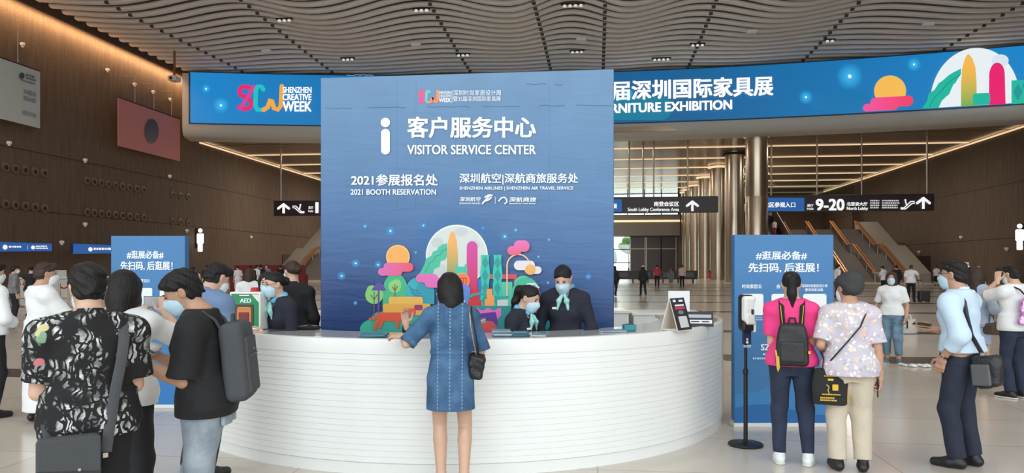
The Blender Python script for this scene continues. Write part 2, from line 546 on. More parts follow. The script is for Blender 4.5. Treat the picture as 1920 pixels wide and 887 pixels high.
SLAT = mat('grey_ceiling_slat', (238, 235, 229), .5)
DARK = mat('dark_void', (38, 35, 33), .8)
FASCIA = mat('white_fascia', (196, 196, 190), .45)
STEEL = mat('brushed_bronze_steel', (196, 182, 162), .27, metal=.92)
GREY = mat('grey_stone_cladding', (122, 116, 108), .5, vary=.06, vscale=2)
WHITEP = mat('white_paint', (228, 229, 224), .4)
BLACKP = mat('black_plastic', (24, 24, 26), .4)
RODM = mat('steel_rod', (176, 166, 150), .35, metal=.7)
COPPER = mat('copper_handrail', (176, 116, 66), .35, metal=.6)
LIT = mat('warm_light_line', (255, 222, 178), .5, emit=.9 * LED)
LAMPW = mat('lamp_glass', (240, 236, 228), .4, emit=.55 * LED)
LITW = mat('white_light', (255, 252, 246), .5, emit=1.6 * LED)

def slab(name, x0, x1, y0, y1, z0, z1, m):
    b = MB(); b.box(((x0 + x1) / 2, (y0 + y1) / 2, (z0 + z1) / 2), ((x1 - x0) / 2, (y1 - y0) / 2, (z1 - z0) / 2))
    return struct(b.build(name, m))
slab('floor', WL - .5, WR + .5, YB, YE + .5, -.3, 0, FLOOR)
slab('wall_left', WL - .5, WL, YB, YE + .5, 0, ZC + 1, WALL)
slab('wall_right', WR, WR + .5, YB, YE + .5, 0, ZC + 1, WALL)
slab('ground_front', -120, 120, YB - 90, YB, -.35, -.02, mat('plaza_paving', (190, 188, 182), .8))
slab('ground_far', -120, 120, YE + .5, YE + 90, -.35, -.02, mat('plaza_paving', (190, 188, 182), .8))
k = 0
for (x0, x1, y, w) in ((WL, -3.2, 10.4, .8), (2.2, WR, 13.6, .95), (WL, WR, 19.1, .7), (WL, WR, 27.2, .8), (WL, WR, 34.3, .8), (WL, WR, 42.0, .9), (WL, WR, 50, .9), (WL, WR, 58, .9)):
    k += 1; slab('trim_%d' % k, x0, x1, y - w / 2, y + w / 2, -.02, .004, BAND)

# high ceiling of wavy slats (they run across the hall)
WAVE = [(-40, .15), (-32, -.3), (-25, .35), (-18.9, -.5), (-12, .42), (-5.7, -.5), (-1.5, .42), (2.2, -.45), (7.5, .42), (13.2, -.5), (20, .4), (27, -.3), (38, .2)]
def wave(x):
    for (a, u), (b, v) in zip(WAVE, WAVE[1:]):
        if a <= x <= b:
            t = (x - a) / (b - a); return u + (v - u) * (1 - math.cos(PI * t)) / 2
    return 0.0
cb = MB()
cb.box(((WL + WR) / 2, (YB + 69.5) / 2, ZC + .8), ((WR - WL) / 2, (69.5 - YB) / 2, .1), mi=1)
PROF = [(-.27, .23), (-.285, .14), (-.24, .04), (-.12, 0), (.12, 0), (.24, .04), (.285, .14), (.27, .23)]
y = 33.0; row = 0
while y < 68.4:
    damp = max(.12, min(1.0, (64 - y) / 15.0)); sh = .25 * (y - 48)
    xs = [WL + .9 + i * (WR - WL - 1.8) / 110 for i in range(111)]
    V = []; Fc = []; n = len(PROF)
    for x in xs:
        z = ZC - .15 + 1.2 * damp * wave(max(-39, min(37, x + sh * .35)))
        V += [(x, y + p, z + q) for p, q in PROF]
    for i in range(len(xs) - 1):
        for j in range(n):
            q = (j + 1) % n; Fc.append((i * n + j, (i + 1) * n + j, (i + 1) * n + q, i * n + q))
    Fc.append(tuple(range(n))); Fc.append(tuple((len(xs) - 1) * n + j for j in range(n))[::-1])
    cb.add(V, Fc, 0)
    for x in (-24, -11.5, -4.2, .5, 8, 17.6, 28, -32):
        z = ZC - .15 + 1.2 * damp * wave(max(-39, min(37, x + sh * .35)))
        cb.box((x, y - .2, z + .07), (.13, .10, .085), mi=2)
    y += 1.24; row += 1
struct(cb.build('ceiling', [SLAT, mat('ceiling_void', (112, 107, 100), .8), mat('slat_joint', (84, 80, 76), .7)], smooth=True))
slab('ceiling_front', WL, WR, YB, 33, ZC - .2, ZC + .1, SLAT)
slab('wall_back', WL, WR, 69.4, 69.6, ZS, ZC + .9, DARK)
slab('ceiling_low', WL, WR, 66.5, YE, ZS, ZS + .4, SOFFIT)
# lamps set among the slats
for i, (px, py, kind) in enumerate(((533, 34, 3), (500, 92, 1), (652, 108, 3), (790, 15, 3), (780, 80, 1), (868, 100, 3), (1074, 6, 4), (1090, 70, 1), (1082, 94, 3), (1308, 81, 3), (1410, 55, 1), (1556, 73, 2), (1740, 41, 1), (1240, 108, 4))):
    D = (ZC - .35 - CH) * F / (HZ - py); p = at(px, D, ZC - .42)
    e = empty('ceiling_spotlight', p, 0, '%s between the ceiling slats, %s from the left' % ('row of small lamps' if kind > 1 else 'single flat lamp box', 'first second third fourth fifth sixth seventh eighth ninth tenth eleventh twelfth thirteenth fourteenth'.split()[i]), 'ceiling lamp', 'lamps between the ceiling slats')
    if kind == 1:
        b = MB(); b.box((0, 0, -.1), (.38, .2, .12), bev=.03); b.build('lamp_housing', SLAT, e)
    else:
        b = MB(); b.box((0, 0, .02), (.2 * kind, .12, .05), bev=.02); b.build('lamp_rail', DARK, e)
        for q in range(kind):
            b = MB(); b.lathe(((q - (kind - 1) / 2) * .36, 0, -.16), [(.08, .16), (.11, .08), (.12, 0)], 14); b.build('lamp_head', LAMPW, e, True)

# the curved bridge that carries the screen
def byy(x): return 66.8 - .00365 * (x + 1.4) ** 2
def bridge_pt(x, off=0.0):
    n = Vector((-.0073 * (x + 1.4), -1, 0)).normalized()   # towards the visitors
    return Vector((x, byy(x), 0)) + n * off
BP = [(-.2, 18.86), (.0, 18.9), (.12, 18.8), (.12, 14.3), (.05, 13.7), (-.15, 13.35), (-.5, 13.2), (-2.6, 13.2), (-2.6, 18.86)]
V = []; Fc = []; xs = [WL + 1.2 + i * (WR - WL - 1.2) / 72 for i in range(73)]; n = len(BP)
for x in xs:
    for o, z in BP:
        p = bridge_pt(x, o); V.append((p.x, p.y, z))
for i in range(len(xs) - 1):
    for j in range(n):
        q = (j + 1) % n; Fc.append((i * n + j, i * n + q, (i + 1) * n + q, (i + 1) * n + j))
Fc.append(tuple(range(n))[::-1]); Fc.append(tuple((len(xs) - 1) * n + j for j in range(n)))
b = MB(); b.add(V, Fc); struct(b.build('beam_1', FASCIA, smooth=True))

def on_bridge(px, py, off=0.0):
    d = ray(px, py); lo, hi = 30.0, 90.0
    for _ in range(40):
        t = (lo + hi) / 2; p = d * t
        if p.y < byy(p.x): lo = t
        else: hi = t
    n = Vector((-.0073 * (p.x + 1.4), -1, 0)).normalized()
    return Vector((0, 0, CH)) + d * t + n * (.14 + off)
# the screen: left and right piece read as one long curved screen behind the blue panel
ZT, ZB = 18.92, 14.42
scr = empty('led_screen', (0, byy(0), 13.2), 0, 'long curved blue lit screen across the hall bridge behind the panel', 'screen')
fr = MB(); V = []; Fc = []; xs = [WL + 1.75 + i * (WR - WL - 1.75) / 80 for i in range(81)]
for x in xs:
    for o, z in ((.10, ZT + .1), (.22, ZT + .1), (.22, ZB - .1), (.10, ZB - .1)):
        p = bridge_pt(x, o); V.append((p.x, p.y - byy(0), z - 13.2))
for i in range(len(xs) - 1):
    for j in range(4):
        q = (j + 1) % 4; Fc.append((i * 4 + j, i * 4 + q, (i + 1) * 4 + q, (i + 1) * 4 + j))
Fc += [(3, 2, 1, 0), tuple((len(xs) - 1) * 4 + j for j in range(4))]
fr.add(V, Fc); fr.build('screen_frame', mat('screen_frame_blue', (20, 60, 100), .4), scr)
P = Print(on_bridge, .007, .11)
NB = 64; pts = []; fcs = []
for i in range(NB + 1):
    x = WL + 1.9 + i * (WR - WL - 1.9) / NB
    for z in (ZT, ZB):
        pts.append((x, z))
def bcol(x, z):
    t = (z - ZB) / (ZT - ZB); e = abs(x + 1) / 37
    a = (srgb(0, 94, 148), srgb(10, 132, 202)); c = [a[0][i] + (a[1][i] - a[0][i]) * max(0, min(1, e * 1.5 - .35)) for i in range(3)]
    return (*c, 1)
for x, z in pts:
    p = bridge_pt(x, .14 + .10); P.V.append(Vector((p.x, p.y, z))); P.C.append(bcol(x, z))
P.F = [(i * 2, i * 2 + 1, i * 2 + 3, i * 2 + 2) for i in range(NB)]
PINK = srgb(238, 30, 110); TEAL = srgb(20, 196, 200); GOLD = srgb(246, 170, 70); WW = (1.2, 1.2, 1.2, 1)
P.rrect(1140, 182, 1258, 226, 18, srgb(0, 122, 156)); P.disc(1570, 190, 60, srgb(4, 116, 176), ry=20)

for x, y, r in ((388, 168, 9), (416, 199, 16), (1592, 145, 26), (1712, 123, 14), (1510, 184, 14), (1178, 178, 12)):
    P.glow(x, y, r, srgb(60, 190, 250)); P.disc(x, y, max(1.6, r * .13), (1.1, 1.1, 1.1, 1), 12)
logo_scw(P, 448, 162, 533, 210, PINK, TEAL, GOLD, 8.5)
P.text('SHENZHEN', 532, 165, 586, 176, WW, .03); P.text('CREATIVE', 532, 178, 586, 190, WW, .03); P.text('WEEK', 532, 192, 586, 211, WW, .032)
P.text('届深圳国际家具展', 1146, 147, 1449, 184, WW, .03, dy0=7, dy1=-3)
P.text('FURNITURE EXHIBITION', 1118, 193, 1372, 211, WW, .035, dy0=4.5, dy1=-4)
# sun on a cloud
SUN = srgb(250, 190, 84)
P.disc(1667, 173, 30, SUN, ry=29)
def cloudcol(a, b, x0, x1): return lambda x, y: tuple(a[i] + (b[i] - a[i]) * max(0, min(1, (x - x0) / (x1 - x0))) for i in range(3)) + (1,)
cc = cloudcol(srgb(246, 84, 160), srgb(246, 60, 96), 1620, 1710)
P.T = lambda x, y: (x, y - (x - 1663) * .055)
P.rrect(1630, 184, 1710, 203, 9, cc); P.rrect(1616, 195, 1682, 209, 7, cc)
P.T = lambda x, y: (x, y - (x - 1825) * .06)
# moon and skyline
P.poly([(1825 + 84 * math.cos(a), 200 - 107 * max(0, math.sin(a)) ** .9) for a in [PI * i / 40 for i in range(41)]], srgb(236, 244, 248))
P.disc(1800, 130, 18, srgb(214, 228, 238), ry=12); P.disc(1872, 120, 16, srgb(218, 232, 242), ry=12)
gr = srgb(20, 184, 160)
rib = [(1799, 130), (1785, 136), (1776, 141), (1765, 150), (1757, 155), (1750, 166), (1738, 174), (1736, 186), (1726, 200), (1757, 201), (1763, 188), (1772, 180), (1784, 172), (1790, 160), (1799, 156)]
P.poly(rib, gr); P.stroke([(1797, 142), (1782, 150), (1770, 160), (1760, 172), (1748, 182), (1740, 198)], 1.5, srgb(10, 140, 130))
gg = lambda x, y: tuple(srgb(248, 186, 80)[i] + (srgb(110, 176, 90)[i] - srgb(248, 186, 80)[i]) * max(0, min(1, (y - 140) / 60)) for i in range(3)) + (1,)
P.poly([(1812, 103), (1806, 112), (1801, 130), (1799, 160), (1799, 201), (1828, 201), (1828, 160), (1826, 130), (1820, 112)], gg)
P.poly([(1866 + 14.5 * math.cos(a), 146 - 23 * math.sin(a)) for a in [PI * i / 16 for i in range(17)]] + [(1851, 201), (1882, 201)], srgb(236, 24, 110))
P.rrect(1821, 178, 1853, 200, 5, gr); P.poly([(1893, 158), (1917, 158), (1914, 170), (1919, 185), (1916, 202), (1893, 202)], gr)
P.poly([(1896, 180), (1905, 165), (1914, 180), (1905, 196)], srgb(16, 150, 150))
P.T = lambda x, y: (x, y)
P.build('screen_image', scr, GLOW)

# light lines in the low soffit
for i in range(6):
    y = 76 + 7.75 * i
    b = MB(); b.box((0, 0, 0), ((WR - WL) / 2 - .4, .035, .05))
    o = b.build('ceiling_light_line', LIT); o.location = ((WL + WR) / 2, y, ZS - .03)
    tag(o, 'warm light line across the low bronze ceiling, %s from the front' % 'first second third fourth fifth sixth seventh eighth ninth'.split()[i], 'ceiling light', 'light lines in the low ceiling')
# light grazing the top of the side walls behind the bridge
for nm, x in (('left', WL + .12), ('right', WR - .12)):
    b = MB(); b.box((0, 0, 0), (.06, 28, .06)); o = b.build('wall_light_line', LIT); o.location = (x, 95, ZS - .12)
    tag(o, 'warm light line along the top of the %s brown wall behind the bridge' % nm, 'wall light')

# steel columns
for i in range(7):
    y = [69, 80, 90.5, 101, 111, 117, 121][i]; x = 14.3
    e = empty('steel_column', (x, y, 0), 0, 'tall round bronze steel column, %s of the row counted from the front' % 'first second third fourth fifth sixth seventh'.split()[i], 'column', 'round steel columns')
    b = MB(); b.lathe((0, 0, 0), [(.98, 0), (.98, ZS - .25), (.98, ZS)] if i else [(.98, 0), (.98, 7.9), (.975, 7.92), (.98, 7.94), (.98, ZS - .1)], 40); b.build('shaft', STEEL, e, True)
    b = MB(); b.lathe((0, 0, ZS - .32), [(1.0, 0), (1.22, .06), (1.22, .2), (1.0, .25)], 40); b.build('ring_light', LIT if i != 1 else DARK, e, True)
    b = MB(); b.lathe((0, 0, 0), [(1.02, 0), (1.02, .18), (.98, .2)], 40); b.build('base_ring', STEEL, e, True)

# end wall with the conference lobby: glazing above and below a pale band
GL, nt, _b = nodes_of('window_glass')
tr = nt.nodes.new('ShaderNodeBsdfTransparent'); gl = nt.nodes.new('ShaderNodeBsdfGlossy'); gl.inputs['Roughness'].default_value = .02
mx = nt.nodes.new('ShaderNodeMixShader'); mx.inputs[0].default_value = .12
nt.links.new(tr.outputs[0], mx.inputs[1]); nt.links.new(gl.outputs[0], mx.inputs[2]); nt.links.new(mx.outputs[0], nt.nodes['Material Output'].inputs['Surface'])
tr.inputs[0].default_value = (.86, .93, .9, 1)
GX0, GX1 = -6.0, 13.2
slab('wall_end_left', WL, GX0, YE, YE + .5, 0, ZS + .4, WALL); slab('wall_end_right', GX1, WR, YE, YE + .5, 0, ZS + .4, WALL)
slab('beam_2', GX0, GX1, YE - 2.2, YE + .5, 6.6, 10.0, GREY)
b = MB(); b.box(((GX0 + GX1) / 2, YE - 2.27, 8.95), ((GX1 - GX0) / 2, .06, .16)); o = b.build('fascia_light_line', LIT)
tag(o, 'bright light line on the pale band above the conference lobby doors', 'light')
FRM = mat('dark_window_frame', (52, 47, 42), .4)
def window(n, x0, x1, z0, z1, cols, rows, ydepth=0.12):
    e = bpy.data.objects.new('window_%d' % n, None); COL.objects.link(e); e.location = ((x0 + x1) / 2, YE + .2, z0); struct(e)
    b = MB(); w = (x1 - x0) / 2; h = z1 - z0
    for i in range(cols + 1): b.box((-w + 2 * w * i / cols, 0, h / 2), (.09, ydepth, h / 2))
    for j in range(rows + 1): b.box((0, 0, h * j / rows), (w, ydepth * .9, .08))
    b.build('window_frame', FRM, e)
    b = MB(); b.box((0, .02, h / 2), (w, .012, h / 2)); b.build('glass_pane', GL, e)
window(1, GX0, GX1, 10.0, ZS, 7, 2)
window(2, GX0, 5.4, .0, 6.6, 4, 3)
# dark inner lobby block with a panelled door on the right of the glazing
b = MB(); b.box((9.3, YE + .25, 3.3), (3.9, .25, 3.3)); struct(b.build('wall_lobby', mat('dark_lobby_wall', (66, 58, 50), .35)))
for i, x in enumerate((6.6, 9.2, 11.6)):
    e = bpy.data.objects.new('door_%d' % (i + 3), None); COL.objects.link(e); e.location = (x, YE - .04, 0); struct(e)
    b = MB(); b.box((0, 0, 2.2), (1.15, .06, 2.2)); b.box((0, 0, 5.5), (1.15, .06, .9)); b.build('door_leaf', mat('dark_door', (58, 50, 44), .3), e)
    b = MB(); b.box((-1.2, -.05, 3.2), (.06, .1, 3.2)); b.box((1.2, -.05, 3.2), (.06, .1, 3.2)); b.box((0, -.05, 4.5), (1.2, .1, .06)); b.build('door_frame', RODM, e)
# trees outside the glazing
for i, (x, yy, h) in enumerate(((-3, 141, 7.5), (1.5, 138, 5.5), (6, 146, 8.0))):
    e = empty('tree', (x, yy, 0), 0, 'green tree outside the far glazing, %s from the left' % 'first second third'.split()[i], 'tree', 'trees outside the far windows')
    b = MB(); b.tube([(0, 0, -.02), (.05, 0, h * .3), (-.05, .1, h * .6)], [.18, .14, .08]); b.build('trunk', mat('bark', (92, 74, 58), .9), e, True)
    rnd = random.Random(i); sd = Sd(.5)
    for q in range(14): sd.ell((rnd.uniform(-1.4, 1.4), rnd.uniform(-1.4, 1.4), h * .45 + rnd.random() * h * .5), (rnd.uniform(.6, 1.1),) * 3)
    sd.wrinkle(.08, .5); sdobj('crown', sd, .16, mat('leaf_green', (96, 128, 70), .8, vary=.4, vscale=3), e)
# lit lower daylight of the lobby comes through window_2

# hanging direction signs at y = 72
SIGN = mat('dark_plum_sign', (46, 34, 38), .4)
def hang_sign(label, px0, px1, zb, zt, rods, draw):
    m = plane_map((0, 71.8, 0), (0, -1, 0))
    a = m(px0, 400); c = m(px1, 400)
    e = empty('hanging_sign', ((a.x + c.x) / 2, 72, zb), 0, label, 'sign', 'hanging direction signs')
    w = (c.x - a.x) / 2
    b = MB(); b.box((0, 0, (zt - zb) / 2), (w, .18, (zt - zb) / 2), bev=.03); b.build('sign_box', SIGN, e)
    for px in rods:
        x = m(px, 300).x - e.location.x; b = MB(); b.lathe((x, 0, zt - zb), [(.075, 0), (.075, ZS - zt)], 10); b.build('suspension_rod', RODM, e, True)
    P = Print(m, .012, .015); draw(P); P.build('lettering', e, GLOW)
W1 = (1.0, 1.0, 1.0, 1)
def escal(P, x0, y0, x1, y1, flip):
    X = lambda u: x1 - u * (x1 - x0) if flip else x0 + u * (x1 - x0)
    Y = lambda v: y0 + v * (y1 - y0)
    P.stroke([(X(.02), Y(.88)), (X(.25), Y(.88)), (X(.72), Y(.22)), (X(.98), Y(.22)), (X(.98), Y(.42)), (X(.82), Y(.42)), (X(.35), Y(1.0)), (X(.02), Y(1.0)), (X(.02), Y(.88))], 2.0, W1)
    P.disc(X(.33), Y(.08), 1.8, W1, 10); P.stroke([(X(.34), Y(.25)), (X(.40), Y(.55))], 2.4, W1)
def d_right(P):
    P.rrect(1437, 371, 1508, 396, 1, srgb(30, 92, 160)); P.text('北区参观入口', 1432, 379, 1491, 389, W1, .03)
    P.text('展厅', 1513, 383, 1525, 388, W1, .02); P.text('Halls', 1513, 389.5, 1525, 393.5, W1, .02)
    P.text('9-20', 1529, 373, 1583, 395, W1, .035)
    P.text('北登录大厅', 1587, 379, 1626, 386, W1, .03); P.text('North Lobby', 1587, 388, 1627, 395.5, W1, .03)
    bars(P, 1631, 375, 1648, 392.5, 4, srgb(200, 200, 200), 3); bars(P, 1653, 375, 1686, 392.5, 4, srgb(200, 200, 200), 4)
    escal(P, 1688, 374, 1714, 392, False); arrow_up(P, 1730, 369.5, 392, 23, 5, W1)
hang_sign('long hanging direction sign reading 9-20 before the right staircase', 1436, 1752, 6.72, 8.28, (1447, 1533, 1617, 1740), d_right)
def d_mid(P):
    P.rrect(1120, 374, 1166, 397, 1, srgb(30, 92, 160)); P.text('展', 1148, 382, 1157, 391, W1, .03)
    P.text('南登会议区', 1226, 378, 1273, 387, W1, .03); P.text('South Lobby Conference Area', 1177, 389.5, 1273, 398, W1, .02)
    arrow_up(P, 1298, 376, 396, 20, 4.6, W1)
hang_sign('hanging direction sign to the conference area right of the blue panel', 1080, 1347, 6.72, 8.28, (1110, 1180, 1206, 1226, 1290), d_mid)
def d_left(P):
    arrow_up(P, 532, 381, 400, 20, 4.6, W1); escal(P, 549, 383, 571, 399, True)
    P.text('展厅', 579, 387, 588, 392, W1, .02); P.text('Halls', 579, 394, 588, 398, W1, .02); P.text('1-8', 592, 379, 632, 400, W1, .04)
hang_sign('hanging direction sign with arrow and escalator symbol left of the blue panel', 513, 700, 6.72, 8.28, (525, 640), d_left)

# hanging cloth banners on the left wall
wallmap = plane_map((WL + 1.0, 0, 0), (1, 0, 0))
def wall_banner(label, y0, y1, z0, z1, m, draw):
    e = empty('hanging_banner', (WL + .95, (y0 + y1) / 2, z0), 0, label, 'banner', 'cloth banners hung along the left wall')
    b = MB(); b.box((0, 0, (z1 - z0) / 2), (.02, (y1 - y0) / 2, (z1 - z0) / 2)); b.build('cloth', m, e)
    b = MB(); b.tube([(0, -(y1 - y0) / 2, z1 - z0 + .03), (0, (y1 - y0) / 2, z1 - z0 + .03)], .06); b.build('top_bar', DARK, e, True)
    for q in (.25, .55, .85):
        yy = (q - .5) * (y1 - y0); b = MB(); b.tube([(0, yy, z1 - z0), (0, yy, z1 - z0 + 2.2), (-.95, yy, z1 - z0 + 2.25)], .025, 6); b.build('support_wire', RODM, e, True)
    P = Print(wallmap, .006, .03); draw(P); P.build('print', e)
GM = srgb(120, 130, 140)
def d_white(P):
    P.disc(40, 142, 5, srgb(70, 86, 110), ry=6); P.T = lambda x, y: (x, y + (x - 56) * .3)
    bars(P, 48, 140, 67, 152, 2, GM, 5); bars(P, 38, 153, 67, 158, 1, GM, 6); bars(P, 44, 170, 67, 195, 2, srgb(140, 152, 164), 7); bars(P, 42, 210, 67, 222, 1, srgb(150, 160, 165), 8)
    P.T = lambda x, y: (x, y)
wall_banner('large white cloth banner with grey emblem high on the left wall', 33.0, 45.5, 10.85, 14.65, mat('white_banner_cloth', (196, 200, 198), .8), d_white)
def d_pink(P):
    P.disc(284, 246, 13, lambda x, y: srgb(92 + (y - 246) * .6, 84 + (y - 246) * .6, 86 + (y - 246) * .6), ry=23)
wall_banner('pink cloth banner with a dark grey disc on the left wall', 53.6, 62.2, 11.0, 14.75, mat('pink_banner_cloth', (214, 140, 136), .8), d_pink)

# round air nozzles of the left wall
ORD = 'first second third fourth fifth sixth seventh eighth ninth tenth'.split()
lw = plane_map((WL, 0, 0), (1, 0, 0))
noz = MB(); noz.lathe((.002, 0, 0), [(.31, 0), (.31, .08), (.2, .12), (.15, .12)], 20, axis='x')
hole = MB(); hole.lathe((.115, 0, 0), [(.16, 0), (.16, .012)], 20, axis='x')
proto = None
for row, rl in ((0, 'upper'), (1, 'lower')):
    for grp, (xs_, n, ya, yb) in enumerate((((9, 82), 5, (314, 383), (325, 391)), ((162, 268), 9, (339, 398), (356, 408)), ((323, 352), 3, (365, 415), (369, 418)))):
        for i in range(n):
            t = i / (n - 1); px = xs_[0] + t * (xs_[1] - xs_[0]); py = ya[row] + t * (yb[row] - ya[row])
            p = lw(px, py)
            lab = '%s air nozzle from the left, %s row %s' % (ORD[i], rl, ('under the white banner', 'of nine', 'under the pink banner')[grp])
            if proto is None:
                proto = empty('air_nozzle', p, 0, lab, 'air nozzle', 'round air nozzles in the left wall')
                noz.build('nozzle_ring', mat('nozzle_brown', (104, 84, 66), .5), proto, True); hole.build('nozzle_hole', DARK, proto, True)
            else:
                c = proto.copy(); COL.objects.link(c); c.location = p; c['label'] = lab
                for ch in proto.children:
                    d = ch.copy(); COL.objects.link(d); d.parent = c
# small wall lamps
for i, (px, py) in enumerate(((39, 83), (199, 131), (14, 268), (157, 300), (316, 330), (157, 420), (250, 158), (285, 172), (317, 186), (348, 432), (113, 454), (469, 444))):
    p = lw(px, py); e = empty('wall_spotlight', p, 0, 'small pale wall lamp on the left brown wall, %s in line from the top corner' % (ORD + ['eleventh', 'twelfth'])[i], 'wall lamp', 'small lamps on the left wall')
    b = MB(); b.box((.12, 0, 0), (.12, .12, .10), bev=.03); b.build('lamp_body', WHITEP, e); b = MB(); b.lathe((.12, .0, -.2), [(.09, 0), (.07, .12)], 12); b.build('lamp_head', WHITEP, e, True)
rw = plane_map((WR, 0, 0), (-1, 0, 0))
for i, (px, py) in enumerate(((1804, 444), (1706, 472), (1725, 472), (1890, 466))):
    p = rw(px, py); e = empty('wall_spotlight', p, 0, 'small pale wall lamp on the right brown wall, %s' % ('above the corner with the suitcase', 'left one over the door', 'right one over the door', 'by the frame edge')[i], 'wall lamp', 'small lamps on the right wall')
    b = MB(); b.box((-.12, 0, 0), (.12, .14, .10), bev=.03); b.build('lamp_body', WHITEP, e); b = MB(); b.lathe((-.12, .0, -.2), [(.09, 0), (.07, .12)], 12); b.build('lamp_head', WHITEP, e, True)
# seams in the side walls
k = 8
for nm, x, z in (('l', WL, 9.4), ('l', WL, 5.4), ('r', WR, 8.9), ('r', WR, 4.1)):
    k += 1; slab('trim_%d' % k, x - .012 if nm == 'l' else x - .012, x + .012, YB, YE, z - .025, z + .025, DARK)
for i, (wm, px0, px1, x) in enumerate(((lw, 529, 563, WL), (rw, 1700, 1745, WR))):
    a = wm(px0, 500); c = wm(px1, 500); yy = (a.y + c.y) / 2; hw = abs(a.y - c.y) / 2
    e = bpy.data.objects.new('door_%d' % (i + 1), None); COL.objects.link(e); e.location = (x, yy, 0); struct(e)
    zt = zat(478 if i == 0 else 480, -x * SN + yy * CS)
    s_ = 1 if i == 0 else -1
    b = MB(); b.box((s_ * .02, 0, zt / 2), (.05, hw, zt / 2)); b.build('door_leaf', mat('dark_door', (58, 50, 44), .3), e)
    b = MB(); b.box((s_ * .03, hw, zt / 2), (.08, .25, zt / 2)); b.build('door_frame', RODM, e)
# lit pictogram of a person on the walls
def pictogram(label, p):
    e = empty('information_light', p, 0, label, 'lit sign', 'lit figure signs')
    sgn = 1 if p.x < 0 else -1
    b = MB(); b.box((sgn * .2, .0, .9), (.19, .05, .95)); b.build('bracket', DARK, e)
    b = MB(); b.lathe((sgn * .55, -.08, 1.62), [(.001, -.2), (.14, -.15), (.2, 0), (.14, .15), (.001, .2)], 16); b.build('figure_head', LITW, e, True)
    b = MB(); b.box((sgn * .55, -.08, .85), (.34, .08, .48), bev=.07); b.box((sgn * .55, -.08, .15), (.24, .08, .55), bev=.07); b.build('figure_body', LITW, e)
p = lw(366, 462); pictogram('white glowing figure sign on the left wall above the left blue board', Vector((WL, p.y, 3.4)))
p = rw(1924, 458); pictogram('white glowing figure sign at the right edge of the photo on the right wall', Vector((WR, p.y, 3.4)))
# blue lit signs over the service desks along the left wall
for i, (px0, px1, pt, pb) in enumerate(((-40, 97, 456.5, 471.5), (137, 218, 459.5, 475.5))):
    m = plane_map((WL + 1.6, 0, 0), (1, 0, 0)); a = m(px0, 470); c = m(px1, 470)
    D = -c.x * SN + c.y * CS; z1, z0 = zat(pt, D), zat(pb, D)
    e = empty('desk_sign', (WL + 1.5, (a.y + c.y) / 2, z0), 0, ('blue lit desk sign at the far left with two lines of writing', 'blue lit desk sign beside the left blue board')[i], 'sign', 'blue lit signs over the service desks')
    b = MB(); b.box((0, 0, (z1 - z0) / 2), (.08, (c.y - a.y) / 2, (z1 - z0) / 2), bev=.01); b.build('sign_box', mat('blue_sign_box', (24, 60, 120), .4), e)
    b = MB(); b.box((-.75, 0, (z1 - z0) / 2), (.72, .05, .05)); b.build('bracket', DARK, e)
    P = Print(m, .006, .01); n0 = 458 if i == 0 else 461
    P.poly([(px0, pt - (px1 - px0) * .03), (px1, pt + .5), (px1, pb - .8), (px0, pb + .8)], srgb(28, 88, 160))
    if i == 0: P.disc(9, 463.5, 4.5, W1); bars(P, 16, 461, 44, 466, 1, W1, 2); P.rrect(50, 459.5, 52, 468, 1, srgb(120, 160, 210)); P.disc(61, 464, 3.6, W1); bars(P, 66, 460.5, 90, 468, 2, W1, 9)
    else: P.disc(169, 467.5, 4, W1); bars(P, 175, 464.5, 214, 471, 1, W1, 3)
    P.build('sign_print', e, GLOW)
# projector hanging under the ceiling edge on the left
p = at(327, 60, 0); zt = zat(96, 60); zb = zat(148, 60)
e = empty('hanging_projector', (p.x, p.y, zb), 0, 'small white projector hanging on a pole under the left ceiling edge', 'projector')
b = MB(); b.lathe((0, 0, .2), [(.09, 0), (.09, zt - zb + 1.2)], 12); b.build('pole', mat('pole_bronze', (120, 90, 66), .5), e, True)
b = MB(); b.box((0, 0, 0), (.35, .45, .2), bev=.06); b.build('projector_body', WHITEP, e); b = MB(); b.lathe((.0, -.45, -.05), [(.12, -.1), (.1, 0)], 14, axis='y'); b.build('lens', BLACKP, e, True)

# ------------------------------------------------------------------ stairs, escalator
def stair(label, x0, x1, y0, z_land, run, flights, rails, wedge_side):
    e = empty('staircase', ((x0 + x1) / 2, y0, 0), 0, label, 'staircase', 'stairs to the upper level')
    cx = (x0 + x1) / 2; b = MB(); y = 0.0; z = 0.0; nodes = [(0.0, 0.0)]
    for f in range(flights):
        n = 20; rise = z_land / n; tread = run / n
        for i in range(n):
            b.box((0, y + tread / 2 + (20 - y) / 2 * 0, (z + rise) / 2), ((x1 - x0) / 2, tread / 2, (z + rise) / 2)); y += tread; z += rise
        nodes.append((y, z)); b.box((0, y + .9, z / 2), ((x1 - x0) / 2, .9, z / 2)); y += 1.8; nodes.append((y, z))
    b.build('step_flight', GREY, e)
    w = MB(); xs_ = (x1 - cx) if wedge_side > 0 else (x0 - cx)
    poly = [(xs_, 0, 0)] + [(xs_, yy, zz + .9) for yy, zz in nodes] + [(xs_, nodes[-1][0], 0)]
    w.prism(poly, (wedge_side * 2.0, 0, 0)); w.build('parapet', mat('pale_parapet', (140, 134, 124), .5), e)
    for rx in rails:
        r = MB(); pts = [(rx - cx, yy, zz + 1.0) for yy, zz in nodes[:-1]]
        r.tube([(rx - cx, -.5, 1.0)] + pts, .11, 8); r.tube([(rx - cx + .28, -.5, .98)] + [(q[0] + .28, q[1], q[2] - .02) for q in pts], .08, 8)
        h = r.build('handrail', COPPER, e, True)
        q = MB()
        for j in range(7):
            t = j / 6; yy = t * nodes[-2][0] ; zz = np.interp(yy, [a for a, _ in nodes], [c for _, c in nodes]); q.tube([(rx - cx + .1, yy, zz - .3), (rx - cx + .1, yy, zz + 1.0)], .06, 6)
        q.build('rail_posts', RODM, h, True)
